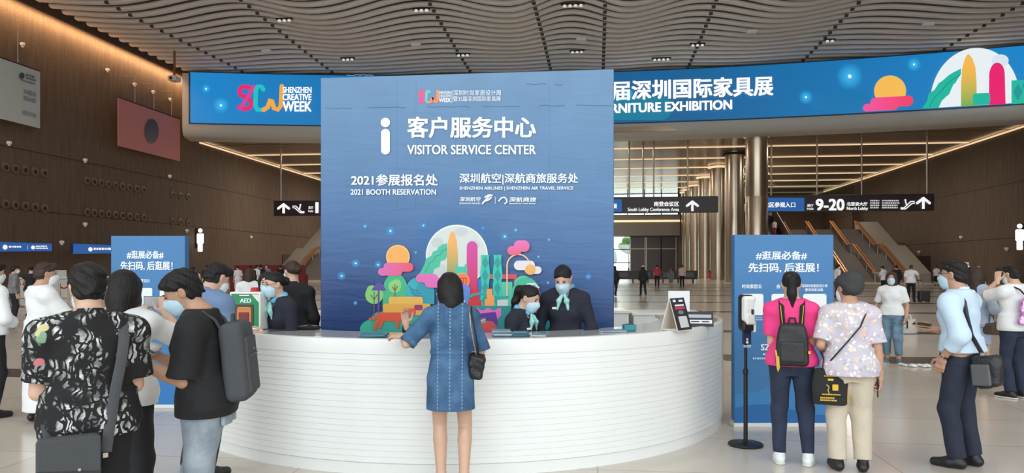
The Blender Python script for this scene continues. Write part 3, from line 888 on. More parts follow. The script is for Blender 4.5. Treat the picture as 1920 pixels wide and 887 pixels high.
stair('wide grey staircase with copper handrails against the right wall', 20.5, 31.0, 78.0, 3.0, 6.2, 2, (22.0, 24.8, 27.6, 30.4), 1)
stair('grey staircase with copper handrail against the left wall, mostly behind the panel', -36.0, -27.5, 84.0, 3.0, 6.2, 2, (-35.4, -31.4, -28.2), -1)
e = empty('escalator', (18.6, 70.5, 0), 0, 'escalator with pale gold sides left of the right staircase', 'escalator')
b = MB(); b.prism([(-.8, 0, 0), (-.8, 22, 10.5), (-.8, 25, 10.5), (-.8, 25, 9.4), (-.8, 22.5, 9.4), (-.8, 2, 0)], (1.6, 0, 0)); b.build('stair_truss', DARK, e)
for s_ in (-1, 1):
    b = MB(); b.prism([(s_ * .9 - .08, -.6, 0), (s_ * .9 - .08, -.6, .95), (s_ * .9 - .08, 0, 1.0), (s_ * .9 - .08, 22, 11.5), (s_ * .9 - .08, 25, 11.5), (s_ * .9 - .08, 25, 10.2), (s_ * .9 - .08, 22, 10.2), (s_ * .9 - .08, .8, 0)], (.16, 0, 0)); b.build('balustrade', mat('pale_gold_panel', (168, 146, 110), .3, metal=.4), e)
    b = MB(); b.tube([(s_ * .9, -.7, .95), (s_ * .9, 0, 1.06), (s_ * .9, 22, 11.56), (s_ * .9, 25, 11.56)], .08); b.build('handrail', BLACKP, e, True)
# upper gallery with glass behind the stairs
slab('beam_3', 16.2, WR, 108, 110, 9.4, 11.0, SOFFIT)
b = MB(); b.box((26, 107.9, 12.2), (9.5, .03, 1.1)); o = b.build('gallery_glass', GL); struct(o)
# black barrier desk in the far lobby
p0 = at(1150, 72); p1 = at(1308, 72)
e = empty('barrier_counter', ((p0.x + p1.x) / 2, (p0.y + p1.y) / 2, 0), math.atan2(p1.y - p0.y, p1.x - p0.x), 'long black barrier with screens in front of the far lobby glazing', 'barrier')
L = (p1 - p0).length
b = MB(); b.box((-.5, 0, .78), (L / 2 + .5, .12, .42), bev=.02); b.build('barrier_panel', BLACKP, e)
for i in range(6): b = MB(); b.box((-L / 2 + L * (i + .3) / 5.6, 0, .18), (.05, .1, .19)); b.build('post', DARK, e)
for i in range(4): b = MB(); b.box((-L / 2 + L * (.12 + .26 * i), -.13, .8), (.42, .015, .22)); b.build('notice_sheet', mat('grey_notice', (90, 92, 94), .5), e)
# ------------------------------------------------------------------ the round service counter
CC = at(960 - .57 / 8.68 * F, 8.68)     # centre of the ring
RR = 2.93
CTR = mat('white_counter_lacquer', (230, 232, 228), .32, coat=.15)
GLASS_TOP = mat('grey_glass_worktop', (176, 178, 176), .12)
A0, A1 = math.radians(-192), math.radians(9)
def ring(name, prof, m, parent, n=140, a0=A0, a1=A1, smooth=True):
    V = []; Fc = []; k = len(prof)
    for i in range(n + 1):
        a = a0 + (a1 - a0) * i / n
        V += [(r * math.cos(a), r * math.sin(a), z) for r, z in prof]
    for i in range(n):
        for j in range(k):
            q = (j + 1) % k; Fc.append((i * k + j, (i + 1) * k + j, (i + 1) * k + q, i * k + q))
    Fc.append(tuple(range(k))); Fc.append(tuple(n * k + j for j in range(k))[::-1])
    b = MB(); b.add(V, Fc); return b.build(name, m, parent, smooth)
ctr = empty('reception_counter', CC, 0, 'large round white service counter with horizontally slatted front', 'counter')
prof = [(RR - .16, .10)]
z = .10; rows = 18; pitch = .0472
for i in range(rows):
    prof += [(RR + .0022, z + .001), (RR - .0003, z + pitch - .0030), (RR - .0022, z + pitch - .0022), (RR - .0022, z + pitch)]; z += pitch
prof += [(RR + .004, z), (RR + .004, 1.05), (RR, 1.066), (RR - .02, 1.07), (RR - .05, 1.07), (RR - .05, 1.045), (RR - .16, 1.045)]
ring('slatted_front', prof, CTR, ctr)
ring('plinth', [(RR - .16, 0), (RR - .012, 0), (RR - .012, .092), (RR - .02, .1), (RR - .16, .1)], CTR, ctr)
ring('worktop', [(RR - .66, 1.03), (RR - .052, 1.03), (RR - .052, 1.062), (RR - .66, 1.062)], GLASS_TOP, ctr)
ring('inner_panel', [(RR - .62, 0), (RR - .6, 0), (RR - .6, 1.03), (RR - .62, 1.03)], CTR, ctr)
CT = 1.064
def on_counter(px, py): return at(px, (CH - CT) * F / (py - HZ), CT)

# back desks inside and behind the ring
def desk(label, x0, x1, D, h, dp, drawers):
    a = at(x0, D); c = at(x1, D); e = empty('back_desk', ((a.x + c.x) / 2, (a.y + c.y) / 2, 0), TH, label, 'desk', 'low white desks behind the counter')
    w = (c - a).length / 2
    b = MB(); b.box((0, dp / 2, h / 2 - .02), (w, dp / 2, h / 2 - .02), bev=.008); b.build('desk_body', CTR, e)
    b = MB(); b.box((0, dp / 2, h - .02), (w + .02, dp / 2 + .02, .02), bev=.006); b.build('desktop', CTR, e)
    for i in range(drawers):
        b = MB(); b.box((-w + (i + .5) * 2 * w / drawers, -.008, h * .42), (w / drawers - .06, .012, h * .3), bev=.004); b.build('drawer_panel', WHITEP, e)
desk('low white desk right behind the blue panel edge', 1090, 1179, 10.3, 1.02, .7, 1)
desk('low white desk with inset panel behind the card holders', 1188, 1318, 10.3, .99, .7, 1)
desk('low white desk behind the left staff, left of the blue panel', 562, 640, 9.7, 1.02, .7, 1)

# ------------------------------------------------------------------ the tall blue panel
YP = 7.5
pm = plane_map((0, YP, 0), (0, -1, 0))
l_ = pm(601, 400); r_ = pm(1151, 400); PW = (r_.x - l_.x) / 2; PH = 3.62
def panel_mat():
    m, nt, b = nodes_of('panel_print_blue')
    tc = nt.nodes.new('ShaderNodeTexCoord'); sp = nt.nodes.new('ShaderNodeSeparateXYZ'); nt.links.new(tc.outputs['Object'], sp.inputs[0])
    ad = nt.nodes.new('ShaderNodeMath'); ad.operation = 'MULTIPLY_ADD'; ad.inputs[1].default_value = .10
    nt.links.new(sp.outputs['X'], ad.inputs[0]); nt.links.new(sp.outputs['Z'], ad.inputs[2])
    r = nt.nodes.new('ShaderNodeValToRGB'); mr = nt.nodes.new('ShaderNodeMapRange'); mr.inputs['From Min'].default_value = .9; mr.inputs['From Max'].default_value = 3.6
    nt.links.new(ad.outputs[0], mr.inputs['Value']); nt.links.new(mr.outputs['Result'], r.inputs['Fac'])
    el = r.color_ramp.elements
    el[0].position = 0; el[0].color = srgb(26, 56, 108); el[1].position = 1; el[1].color = srgb(98, 136, 172)
    for p_, c in ((.14, (36, 68, 120)), (.36, (62, 102, 152)), (.6, (82, 122, 164))): q = el.new(p_); q.color = srgb(*c)
    n = nt.nodes.new('ShaderNodeTexNoise'); n.inputs['Scale'].default_value = 2.2; n.inputs['Detail'].default_value = 5; nt.links.new(tc.outputs['Object'], n.inputs['Vector'])
    mx = nt.nodes.new('ShaderNodeMix'); mx.data_type = 'RGBA'; mx.blend_type = 'MULTIPLY'; mx.inputs[0].default_value = .35
    nt.links.new(r.outputs['Color'], mx.inputs[6])
    c2 = nt.nodes.new('ShaderNodeValToRGB'); c2.color_ramp.elements[0].position = .3; c2.color_ramp.elements[0].color = (.75, .75, .75, 1); c2.color_ramp.elements[1].position = .6
    nt.links.new(n.outputs['Fac'], c2.inputs['Fac']); nt.links.new(c2.outputs['Color'], mx.inputs[7]); nt.links.new(mx.outputs[2], b.inputs['Base Color'])
    w = nt.nodes.new('ShaderNodeTexNoise'); w.inputs['Scale'].default_value = 3.0; w.inputs['Distortion'].default_value = .8
    mp = nt.nodes.new('ShaderNodeMapping'); mp.inputs['Scale'].default_value = (.6, 1, 3.2); nt.links.new(tc.outputs['Object'], mp.inputs['Vector']); nt.links.new(mp.outputs['Vector'], w.inputs['Vector'])
    bp = nt.nodes.new('ShaderNodeBump'); bp.inputs['Strength'].default_value = .12; bp.inputs['Distance'].default_value = .05
    nt.links.new(w.outputs['Fac'], bp.inputs['Height']); nt.links.new(bp.outputs['Normal'], b.inputs['Normal'])
    b.inputs['Roughness'].default_value = .42
    return m
PBLUE = panel_mat()
pan = empty('service_signboard', ((l_.x + r_.x) / 2, YP, 0), 0, 'tall blue printed panel of the visitor service center behind the counter', 'panel')
b = MB(); b.box((0, .17, PH / 2), (PW, .17, PH / 2), bev=.006); b.build('panel_body', PBLUE, pan)
# creases of the stretched print
cr = MB(); rnd = random.Random(3)
for x0, x1, py in ((610, 660, 203), (690, 760, 201), (800, 880, 200), (905, 975, 199), (1010, 1060, 198), (1080, 1150, 197), (985, 1025, 157), (1040, 1055, 159), (650, 700, 141)):
    pts = [pm(x0 + (x1 - x0) * i / 8, py + rnd.uniform(-1.2, 1.2), .001) - Vector(pan.location) for i in range(9)]
    cr.tube(pts, .004, 6)
for px in (744, 780, 1030): cr.tube([pm(px, py, -.0005) - Vector(pan.location) for py in range(150, 420, 30)], .0022, 6)
cr.build('crease', PBLUE, pan, True)
P = Print(pm, .0007, .0015)
LW = srgb(232, 238, 242)
logo_scw(P, 785, 170, 822, 193, srgb(226, 74, 110), srgb(80, 190, 180), srgb(236, 130, 80), 5.2)
P.text('SHENZHEN', 823, 171, 846, 176.5, LW, .02); P.text('CREATIVE', 823, 177.5, 846, 183, LW, .02); P.text('WEEK', 823, 184, 846, 192, LW, .032)
P.poly([(847.3, 170), (848.3, 170), (848.3, 193), (847.3, 193)], LW)
P.text('深圳时尚家居设计周', 850, 169, 939, 179.5, LW, .0); P.text('暨35届深圳国际家具展', 850, 180.5, 939, 190.5, LW, .0)
P.T = lambda x, y: (x, y)
P.disc(723, 230, 8.8, LW); P.rrect(715, 242, 731.5, 290, 8, LW)
P.text('客户服务中心', 764, 219, 1005, 259, LW, .03); P.text('VISITOR SERVICE CENTER', 764, 272, 1005, 290, LW, .022)
P.text('2021参展报名处', 659, 327, 821, 348.5, LW, .025); P.text('2021 BOOTH RESERVATION', 658, 355, 818, 365.5, LW, .022)
P.text('深圳航空|深航商旅服务处', 862, 325, 1084, 346.5, LW, .02); P.text('SHENZHEN AIRLINES | SHENZHEN AIR TRAVEL SERVICE', 862, 350, 1075, 358, LW, .02)
P.text('深圳航空', 862, 369.5, 901, 378, LW, .02, .15); P.text('SHENZHEN AIRLINES', 862, 380, 901, 383, LW, .02)
for pts in ([(905, 382), (912, 374), (920, 366)], [(910, 370), (917, 366), (923, 367)], [(912, 377), (918, 374), (921, 371)]): P.stroke(pts, 3.0, LW)
P.poly([(928.5, 369), (929.3, 369), (929.3, 382), (928.5, 382)], LW)
P.stroke([(936, 377), (940, 372), (946, 370), (950, 374), (951, 379), (947, 382)], 2.6, LW)
P.text('深航商旅', 955, 370, 1005, 379, LW, .02, .15); P.text('Shenzhen Air Travel Service', 955, 380.5, 1004, 383, LW, .02)
P.build('lettering', pan)
# the printed night town
P = Print(pm, .00025, .0015)
P.T = lambda x, y: (640 + x / 3.548, 390 + y / 3.548)
for x, y, r in ((327, 153, 38), (547, 117, 30), (96, 368, 34), (245, 378, 30), (1088, 190, 34), (1160, 147, 22), (1312, 325, 16), (160, 122, 20), (4, 452, 34), (497, 296, 16), (943, 133, 18), (1376, 497, 14), (96, 632, 18), (1382, 212, 16)):
    P.glow(x, y, r, srgb(70, 170, 225)); P.disc(x, y, max(3, r * .16), srgb(226, 240, 248), 10)
for x, y in ((1068 + 36, 519), (1123, 615), (1125, 618)): P.disc((x - 640) * 3.548, (y - 390) * 3.548, 4, srgb(200, 225, 240), 8)
P.glow((1103 - 640) * 3.548, (519 - 390) * 3.548, 26, srgb(70, 170, 225))
P.glow(770, 315, 330, srgb(70, 140, 200))
def arch(cx, cy, rx, ry, base, n=32): return [(cx + rx * math.cos(a), cy - ry * math.sin(a)) for a in [PI * i / n for i in range(n + 1)]] + [(cx - rx, base), (cx + rx, base)]
MOON = srgb(206, 211, 206)
P.disc(770, 318, 206, srgb(228, 230, 224), 60); P.disc(770, 318, 197, MOON, 60)
for x, y, rx, ry in ((640, 230, 40, 34), (800, 160, 46, 28), (880, 245, 44, 34), (650, 410, 60, 40)): P.disc(x, y, rx, srgb(192, 199, 196), ry=ry)
def grad(a, b, y0, y1):
    return lambda x, y: tuple(a[i] + (b[i] - a[i]) * max(0, min(1, (y - y0) / (y1 - y0))) for i in range(3)) + (1,)
gE = srgb(70, 184, 150)
P.poly([(706, 234), (676, 243), (650, 258), (640, 280), (612, 290), (600, 318), (566, 338), (556, 372), (540, 405), (520, 440), (612, 440), (622, 405), (655, 392), (664, 352), (692, 345), (708, 322)], gE)
P.stroke([(704, 272), (672, 288), (660, 312), (630, 322), (616, 352), (588, 366), (578, 400), (556, 430)], 5, srgb(40, 140, 125))
P.poly([(742, 152), (726, 172), (714, 215), (706, 300), (704, 460), (778, 460), (777, 300), (768, 215), (757, 172)], grad(srgb(238, 168, 88), srgb(120, 158, 96), 250, 440))
P.poly(arch(872, 262, 36, 40, 655), grad(srgb(208, 64, 150), srgb(206, 40, 64), 380, 560))
P.poly([(764, 376), (776, 370), (782, 392), (800, 390), (806, 390), (820, 392), (826, 370), (838, 376), (840, 440), (762, 440)], srgb(60, 190, 165))
# low hills and trees at the left
P.poly(arch(362, 560, 84, 128, 790), srgb(66, 176, 126)); P.poly(arch(232, 806, 105, 70, 838), srgb(58, 172, 142)); P.rrect(200, 690, 560, 838, 60, srgb(48, 160, 140))
P.disc(222, 578, 60, srgb(130, 198, 112)); P.disc(206, 548, 34, srgb(130, 198, 112)); P.disc(358, 522, 42, srgb(134, 202, 118)); P.disc(372, 502, 28, srgb(134, 202, 118))
TR = srgb(116, 84, 72)
for a in ([(222, 720), (222, 560)], [(222, 610), (200, 580)], [(222, 610), (243, 575)], [(360, 590), (360, 510)], [(360, 550), (343, 525)], [(360, 550), (378, 520)]): P.stroke(a, 6, TR)
PU = srgb(92, 72, 150); P.stroke([(252, 720), (252, 545)], 11, PU); P.poly([(236, 498), (272, 498), (302, 548), (204, 548)], PU)
# sun and clouds
P.disc(380, 325, 79, srgb(246, 190, 120), 40); P.disc(380, 325, 72, srgb(238, 168, 84), 40)
cl = lambda x, y: tuple(srgb(214, 106, 178)[i] + (srgb(226, 84, 96)[i] - srgb(214, 106, 178)[i]) * max(0, min(1, (x - 250) / 230)) for i in range(3)) + (1,)
P.rrect(284, 364, 483, 424, 30, cl); P.rrect(248, 398, 410, 450, 26, cl)
# shell, sofa, dog
P.disc(520, 545, 85, srgb(52, 166, 178), 40); P.poly(arch(560, 560, 62, 90, 640), srgb(46, 150, 168))
for q in range(4): P.stroke([(452 + q * 10, 520 + q * 22), (480 + q * 10, 545 + q * 20), (520 + q * 12, 550 + q * 18)], 6, srgb(28, 116, 140))
YE_ = srgb(228, 178, 78); P.rrect(320, 590, 545, 700, 14, YE_); P.rrect(282, 636, 596, 712, 12, srgb(220, 166, 70))
P.rrect(488, 644, 545, 680, 10, srgb(150, 52, 98))
DG = srgb(216, 82, 56)
P.rrect(242, 694, 440, 752, 26, DG); P.disc(446, 690, 38, DG, ry=26); P.rrect(440, 668, 500, 715, 16, DG)
for a in ([(262, 730), (238, 765), (228, 800)], [(282, 735), (262, 790)], [(372, 735), (378, 790)], [(410, 735), (420, 785)]): P.stroke(a, 22, DG)
P.stroke([(250, 708), (222, 740), (194, 736)], 15, DG); P.stroke([(432, 690), (440, 722)], 20, srgb(90, 60, 130))
# mid: small temple, blue block, bridge
P.disc(805, 484, 53, srgb(244, 150, 96), 36); P.disc(805, 484, 47, srgb(238, 122, 66), 36)
TE = srgb(208, 58, 60); P.stroke([(768, 468), (842, 468)], 7, TE, cap=False)
for x in (778, 795, 815, 832): P.stroke([(x, 470), (x, 510)], 6, TE, cap=False)
P.poly(arch(815, 540, 46, 34, 680), srgb(96, 132, 208)); P.rrect(782, 612, 826, 652, 6, srgb(214, 220, 222)); P.rrect(802, 580, 820, 625, 3, srgb(46, 168, 160))
P.rrect(912, 474, 940, 655, 4, srgb(46, 116, 190)); P.rrect(930, 440, 1170, 472, 3, srgb(206, 74, 84)); P.poly([(1148, 472), (1170, 472), (1162, 520), (1152, 520)], srgb(180, 60, 76))
P.rrect(1010, 492, 1140, 650, 6, srgb(80, 190, 160)); P.disc(1212, 512, 62, srgb(86, 194, 150), 36); P.poly(arch(1230, 580, 96, 120, 650), srgb(66, 180, 146))
TW = srgb(40, 190, 172)
for x0 in (932, 1014):
    w = 56; L_ = []; R_ = []
    for i in range(29):
        y = 312 + i * (650 - 312) / 28; o = 5 * math.sin((y - 312) / 338 * 4 * PI); L_.append((x0 + o * .8, y)); R_.append((x0 + w - o * .8, y))
    P.poly(L_ + R_[::-1], TW); c = x0 + w / 2
    for i in range(4):
        y = 365 + i * 84; P.poly([(c, y - 46), (c + 23, y), (c, y + 46), (c - 23, y)], srgb(34, 152, 140))
P.rrect(864, 540, 920, 655, 3, srgb(196, 44, 58)); P.rrect(848, 610, 936, 655, 3, srgb(200, 52, 62))
P.stroke([(848, 596), (880, 576), (925, 568), (970, 574), (1010, 590), (1060, 596), (1110, 590)], 15, srgb(40, 160, 150))
P.poly([(970, 540), (1006, 536), (1008, 575), (1020, 590), (1020, 650), (958, 650), (958, 610), (972, 600)], srgb(240, 158, 84))
P.rrect(1040, 610, 1112, 656, 3, srgb(206, 206, 206))
# hanging lamp, clouds at the right
LP = srgb(240, 190, 150)
P.rrect(1150, 350, 1290, 414, 32, srgb(224, 218, 222)); P.rrect(1222, 388, 1334, 438, 25, srgb(224, 218, 222))
arc = [(1105, 580), (1105, 390)] + [(1180 - 75 * math.cos(a), 385 - 76 * math.sin(a)) for a in [PI * i / 16 for i in range(14)]]
P.stroke(arc, 9, LP); P.stroke([(1250, 345), (1258, 375)], 4, LP); P.disc(1260, 410, 35, srgb(238, 172, 92))
pk = grad(srgb(222, 112, 180), srgb(230, 92, 120), 220, 310); P.rrect(1107, 254, 1200, 314, 30, pk); P.rrect(1149, 216, 1254, 293, 36, pk)
P.rrect(503, 438, 645, 496, 28, srgb(222, 106, 176)); P.rrect(560, 462, 700, 530, 30, srgb(222, 106, 176))
# house, ground of the right half
P.rrect(1272, 532, 1322, 655, 2, srgb(150, 40, 96)); P.poly([(1216, 524), (1240, 500), (1290, 498), (1322, 530), (1312, 534), (1284, 508), (1262, 530)], srgb(226, 222, 224)); P.rrect(1282, 528, 1300, 546, 1, srgb(250, 220, 190))
P.rrect(840, 650, 1330, 838, 10, srgb(36, 140, 140)); P.poly(arch(1330, 740, 60, 70, 838), srgb(24, 128, 134)); P.disc(1340, 678, 24, srgb(220, 222, 220))
wv = [(845 + i * 11, 672 + 8 * math.sin(i * .9)) for i in range(21)]
P.poly(wv + [(1065, 712), (1040, 740), (845, 715)], srgb(226, 110, 184)); P.poly([(930, 700), (1030, 690), (1045, 760), (1038, 800), (925, 800), (915, 740)], srgb(92, 56, 150)); P.poly([(900, 740), (1010, 752), (1042, 790), (1000, 830), (890, 800)], srgb(214, 84, 82))
P.build('printed_town', pan)

# ------------------------------------------------------------------ the two blue boards
BB = mat('board_print_blue', (60, 118, 170), .42, vary=.06, vscale=2); BBS = mat('board_side_blue', (38, 84, 150), .5)
def board(label, px0, px1, D, H, draw):
    a = at(px0, D); c = at(px1, D); e = empty('notice_board', ((a.x + c.x) / 2, (a.y + c.y) / 2, 0), TH, label, 'board', 'blue notice boards beside the counter')
    w = (c - a).length / 2
    b = MB(); b.box((0, .055, H / 2 + .03), (w, .055, H / 2 - .03), bev=.004); b.build('board_panel', BB, e)
    b = MB(); b.box((0, .055, .02), (w + .01, .075, .02), bev=.004); b.build('base_rail', WHITEP, e)
    n = Vector((SN, -CS, 0)); P = Print(plane_map(a, n), .0006, .0012); draw(P)
    P.build('lettering', e)
def wavy(P, x0, x1, y, col, amp, ph, base):
    pts = [(x0 + (x1 - x0) * i / 30, y + amp * math.sin(i / 30 * 5 + ph)) for i in range(31)]; P.poly(pts + [(x1, base), (x0, base)], col)
def bd_right(P):
    wavy(P, 1378.5, 1562, 722, srgb(58, 130, 188), 16, 1.2, 797); wavy(P, 1378.5, 1562, 768, srgb(34, 104, 170), 10, 3.4, 798)
    P.text('#逛展必备#', 1417, 471, 1513, 487, LW, .025); P.text('先扫码, 后逛展！', 1403, 493, 1535, 511, LW, .025)
    P.text('时尚家居云', 1391, 533, 1428, 541, LW, .02); P.text('深圳时尚家居设计师', 1503, 533, 1551, 539, LW, .02); P.text('暨深圳家具展', 1509, 540.5, 1543, 546, LW, .02)
    P.text('会', 1455, 533, 1463, 541, LW, .02)
    for x0, x1 in ((1391, 1431), (1446, 1487), (1505, 1549)): P.rrect(x0, 551, x1, 591, 4, srgb(232, 236, 236))
    bars(P, 1393, 594, 1430, 602, 2, srgb(170, 200, 224), 4); bars(P, 1507, 594, 1548, 602, 2, srgb(170, 200, 224), 5)
    P.text('SZ', 1426, 645, 1443, 657, LW, .03); bars(P, 1430, 662, 1450, 668, 1, srgb(190, 210, 230), 8); bars(P, 1411, 670, 1450, 676, 1, srgb(190, 210, 230), 9)
board('blue notice board right of the counter behind the woman in pink', 1377, 1563, 7.55, 1.96, bd_right)
def bd_left(P):
    wavy(P, 209, 346, 690, srgb(44, 120, 186), 14, .5, 764); wavy(P, 209, 346, 640, srgb(58, 130, 192), 0, .5, 641)
    P.text('#逛展必备#', 238, 470, 307, 485, LW, .025); P.text('先扫码, 后逛展！', 226, 490, 324, 507, LW, .025)
    P.text('零流云', 264, 523, 281, 530, LW, .02)
    for x0, x1 in ((212, 240), (256, 286), (300, 330)): P.rrect(x0, 540, x1, 571, 3, srgb(226, 232, 234))
    bars(P, 258, 574, 284, 581, 2, srgb(170, 200, 224), 4); bars(P, 322, 600, 332, 640, 5, srgb(170, 200, 224), 6)
board('blue notice board left of the counter behind the queue', 208, 347, 8.55, 1.99, bd_left)

# ------------------------------------------------------------------ hand sanitizer stand
p = at(1398, floorD(835)); e = empty('sanitizer_stand', p, TH + .12, 'black hand sanitizer stand with white dispenser before the right board', 'sanitizer stand')
b = MB(); b.lathe((0, 0, 0), [(.155, 0), (.158, .012), (.15, .022), (.04, .03), (.02, .04)], 40); b.build('base_plate', BLACKP, e, True)
b = MB(); b.lathe((0, 0, .03), [(.019, 0), (.019, .62), (.024, .625), (.024, .665), (.015, .67), (.015, 1.02)], 20); b.build('pole', mat('dark_pole', (40, 40, 42), .35, metal=.5), e, True)
b = MB(); b.box((0, -.02, .99), (.042, .012, .062), bev=.006); b.build('label_plate', mat('navy_label', (26, 40, 76), .5), e)
sd = Sd(.01); sd.box((0, .0, 1.215), (.062, .045, .165), .028); sd.box((0, -.03, 1.10), (.058, .05, .05), .02); sdobj('dispenser_back', sd, .006, BLACKP, e)
sd = Sd(.015); sd.box((0.004, -.05, 1.25), (.058, .048, .118), .03); sd.box((0.01, -.075, 1.16), (.045, .03, .05), .02); sd.box((.052, -.06, 1.14), (.012, .03, .10), .01)
sd.box((.055, -.085, 1.23), (.010, .03, .085), .008, op='s'); sdobj('dispenser_cover', sd, .005, WHITEP, e)
b = MB(); b.box((.02, -.10, 1.20), (.012, .004, .05), bev=.003); b.build('level_window', mat('grey_window', (60, 64, 68), .2), e)
P = Print(lambda x, y, off=0: Vector((e.location)) + Matrix.Rotation(e.rotation_euler.z, 3, 'Z') @ Vector(((x - 1397) * .0049, -.033 - off, zat(y, 6.7))), .0005, .001)
P.disc(1397, 637, 2, LW, 10); P.rrect(1394.5, 640, 1399.5, 645, 2, LW); bars(P, 1390, 648, 1404, 653, 2, LW, 3); P.build('label_print', e)

# ------------------------------------------------------------------ things on the worktop
NB_ = mat('leaflet_blue_grey', (104, 136, 158), .5, vary=.2, vscale=30); PAPER = mat('white_paper', (226, 228, 226), .6); TEALM = mat('teal_cover', (50, 128, 140), .45); CARD = mat('dark_card', (40, 42, 50), .5)
def stack(label, px, py, w, d, layers, m, rz, group='stacks of leaflets on the counter'):
    p = on_counter(px, py); p.z += .001; e = empty('leaflet_stack', p, rz, label, 'leaflets', group); rnd = random.Random(px)
    h = 0.0
    for i in range(layers):
        b = MB(); t = .009
        b.box((rnd.uniform(-.012, .012), rnd.uniform(-.012, .012), h + t / 2), (w / 2, d / 2, t / 2 - .0006), Matrix.Rotation(rnd.uniform(-.12, .12), 3, 'Z'), bev=.0015)
        b.build('leaflet_bundle', m[i % len(m)], e); h += t
    return e
stack('teal and grey leaflets under the hand of the woman in denim', 703, 631, .22, .15, 3, [TEALM, NB_], .1)
stack('tall stack of blue-grey leaflets before the seated staff with ponytail', 941, 630, .15, .13, 6, [NB_, PAPER, NB_], .15)
stack('teal leaflet stack right of the tall blue-grey stack', 977, 630, .12, .12, 4, [TEALM, NB_], -.1)
stack('low stack of white leaflets right of the teal stack', 1011, 630, .12, .13, 2, [PAPER, NB_], .08)
stack('thin pile of pale leaflets at the right edge of the blue panel', 1150, 622, .22, .15, 2, [PAPER, NB_], .2)
p = on_counter(1180, 620); o = None
e = empty('tissue_box', p, .25, 'small teal box on the counter between leaflets and tent card', 'box')
b = MB(); b.box((0, 0, .028), (.055, .04, .028), bev=.006); b.build('box_body', TEALM, e); b = MB(); b.box((0, 0, .058), (.035, .02, .002)); b.build('box_slot', CARD, e)
# tent card
p = on_counter(1268, 619.5); e = empty('tent_card', p, TH - .75, 'cream A-shaped tent card with dark printed side on the counter', 'tent card')
m = mat('cream_board', (224, 212, 198), .6)
hh = .29; w2 = .12
for s_, nm in ((-1, 'card_back'), (1, 'card_front')):
    b = MB(); b.prism([(s_ * .09, -w2, 0), (s_ * .09 - s_ * .008, -w2, 0), (-.004 * 0 , -w2, hh - .01), (s_ * .004, -w2, hh)], (0, 2 * w2, 0)); b.build(nm, m, e)
b = MB(); b.box((0, 0, .012), (.085, w2, .004)); b.build('card_base', m, e)
tilt = math.atan2(.09, hh); Rm = Matrix.Rotation(e.rotation_euler.z, 3, 'Z'); L0 = Vector(e.location)
def tentmap(x, y, off=0.0):   # x 0..1 across, y 0..1 down
    q = Vector((.004 + .087 * y, -w2 + 2 * w2 * x, hh * (1 - y))); q += Vector((math.cos(tilt), 0, math.sin(tilt))) * off
    return L0 + Rm @ q
P = Print(tentmap, .0005, .002)
P.poly([(0, 0), (1, 0), (1, .97), (0, .97)], srgb(44, 44, 52)); P.rrect(.15, .05, .35, .12, .02, LW); P.rrect(.55, .06, .85, .12, .02, LW)
P.rrect(.2, .2, .85, .25, .01, LW); P.rrect(.15, .28, .85, .345, .01, srgb(210, 60, 80)); P.disc(.5, .44, .2, srgb(120, 126, 136), ry=.06); P.rrect(.22, .56, .82, .9, .03, srgb(206, 208, 206))
P.build('card_print', e)
# white card in an acrylic stand
D0 = (CH - CT) * F / (612 - HZ); p = at(1273, D0 + .18, CT); e = empty('upright_card', p, TH, 'upright white card with printed lines behind the tent card', 'card')
b = MB(); b.box((0, 0, .168), (.105, .004, .165), bev=.002); b.build('card_sheet', PAPER, e); b = MB(); b.box((0, .02, .006), (.11, .05, .006), bev=.002); b.build('stand_base', mat('clear_acrylic', (220, 226, 226), .1, alpha=.5), e)
n = Vector((SN, -CS, 0)); P = Print(plane_map(p - n * -.005, n), .0004, .001)
P.rrect(1268, 560, 1276, 565, .5, CARD.node_tree.nodes['Principled BSDF'].inputs[0].default_value[:]); P.rrect(1271, 562, 1274, 564, .3, LW)
for y in (571.5, 576): P.rrect(1266, y, 1283, y + 1.1, .3, srgb(90, 92, 96), n=2)
P.rrect(1270, 581, 1282, 602, .5, srgb(206, 190, 190)); bars(P, 1268, 606, 1284, 609, 1, srgb(150, 150, 150), 2); P.build('card_print', e)
# dark slanted card
p = on_counter(1313, 613.5); e = empty('slanted_card', p + Vector((0, .06, .002)), TH - .18, 'dark slanted card with two white lines near the right counter end', 'card')
b = MB(); b.prism([(-.13, -.02, 0), (-.13, -.012, 0), (-.13, .055, .135), (-.13, .047, .138)], (.26, 0, 0)); b.build('card_face', CARD, e)
b = MB(); b.prism([(-.12, .05, .13), (-.12, .10, 0), (-.12, .104, 0), (-.12, .054, .133)], (.24, 0, 0)); b.build('card_support', PAPER, e)
Rm2 = Matrix.Rotation(e.rotation_euler.z, 3, 'Z'); L2 = Vector(e.location); ct = math.atan2(.067, .137)
def slmap(x, y, off=0.0):
    q = Vector((-.13 + .26 * x, -.02 + .067 * (1 - y), .138 * (1 - y))) + Vector((0, -math.cos(ct), math.sin(ct))) * off
    return L2 + Rm2 @ q
P = Print(slmap, .0005, .001); P.rrect(.08, .2, .93, .42, .02, srgb(176, 180, 186)); P.rrect(.1, .56, .95, .8, .02, srgb(226, 228, 228)); P.rrect(.2, .64, .5, .72, .02, srgb(40, 42, 50)); P.rrect(.58, .64, .85, .72, .02, srgb(40, 42, 50)); P.build('card_print', e)
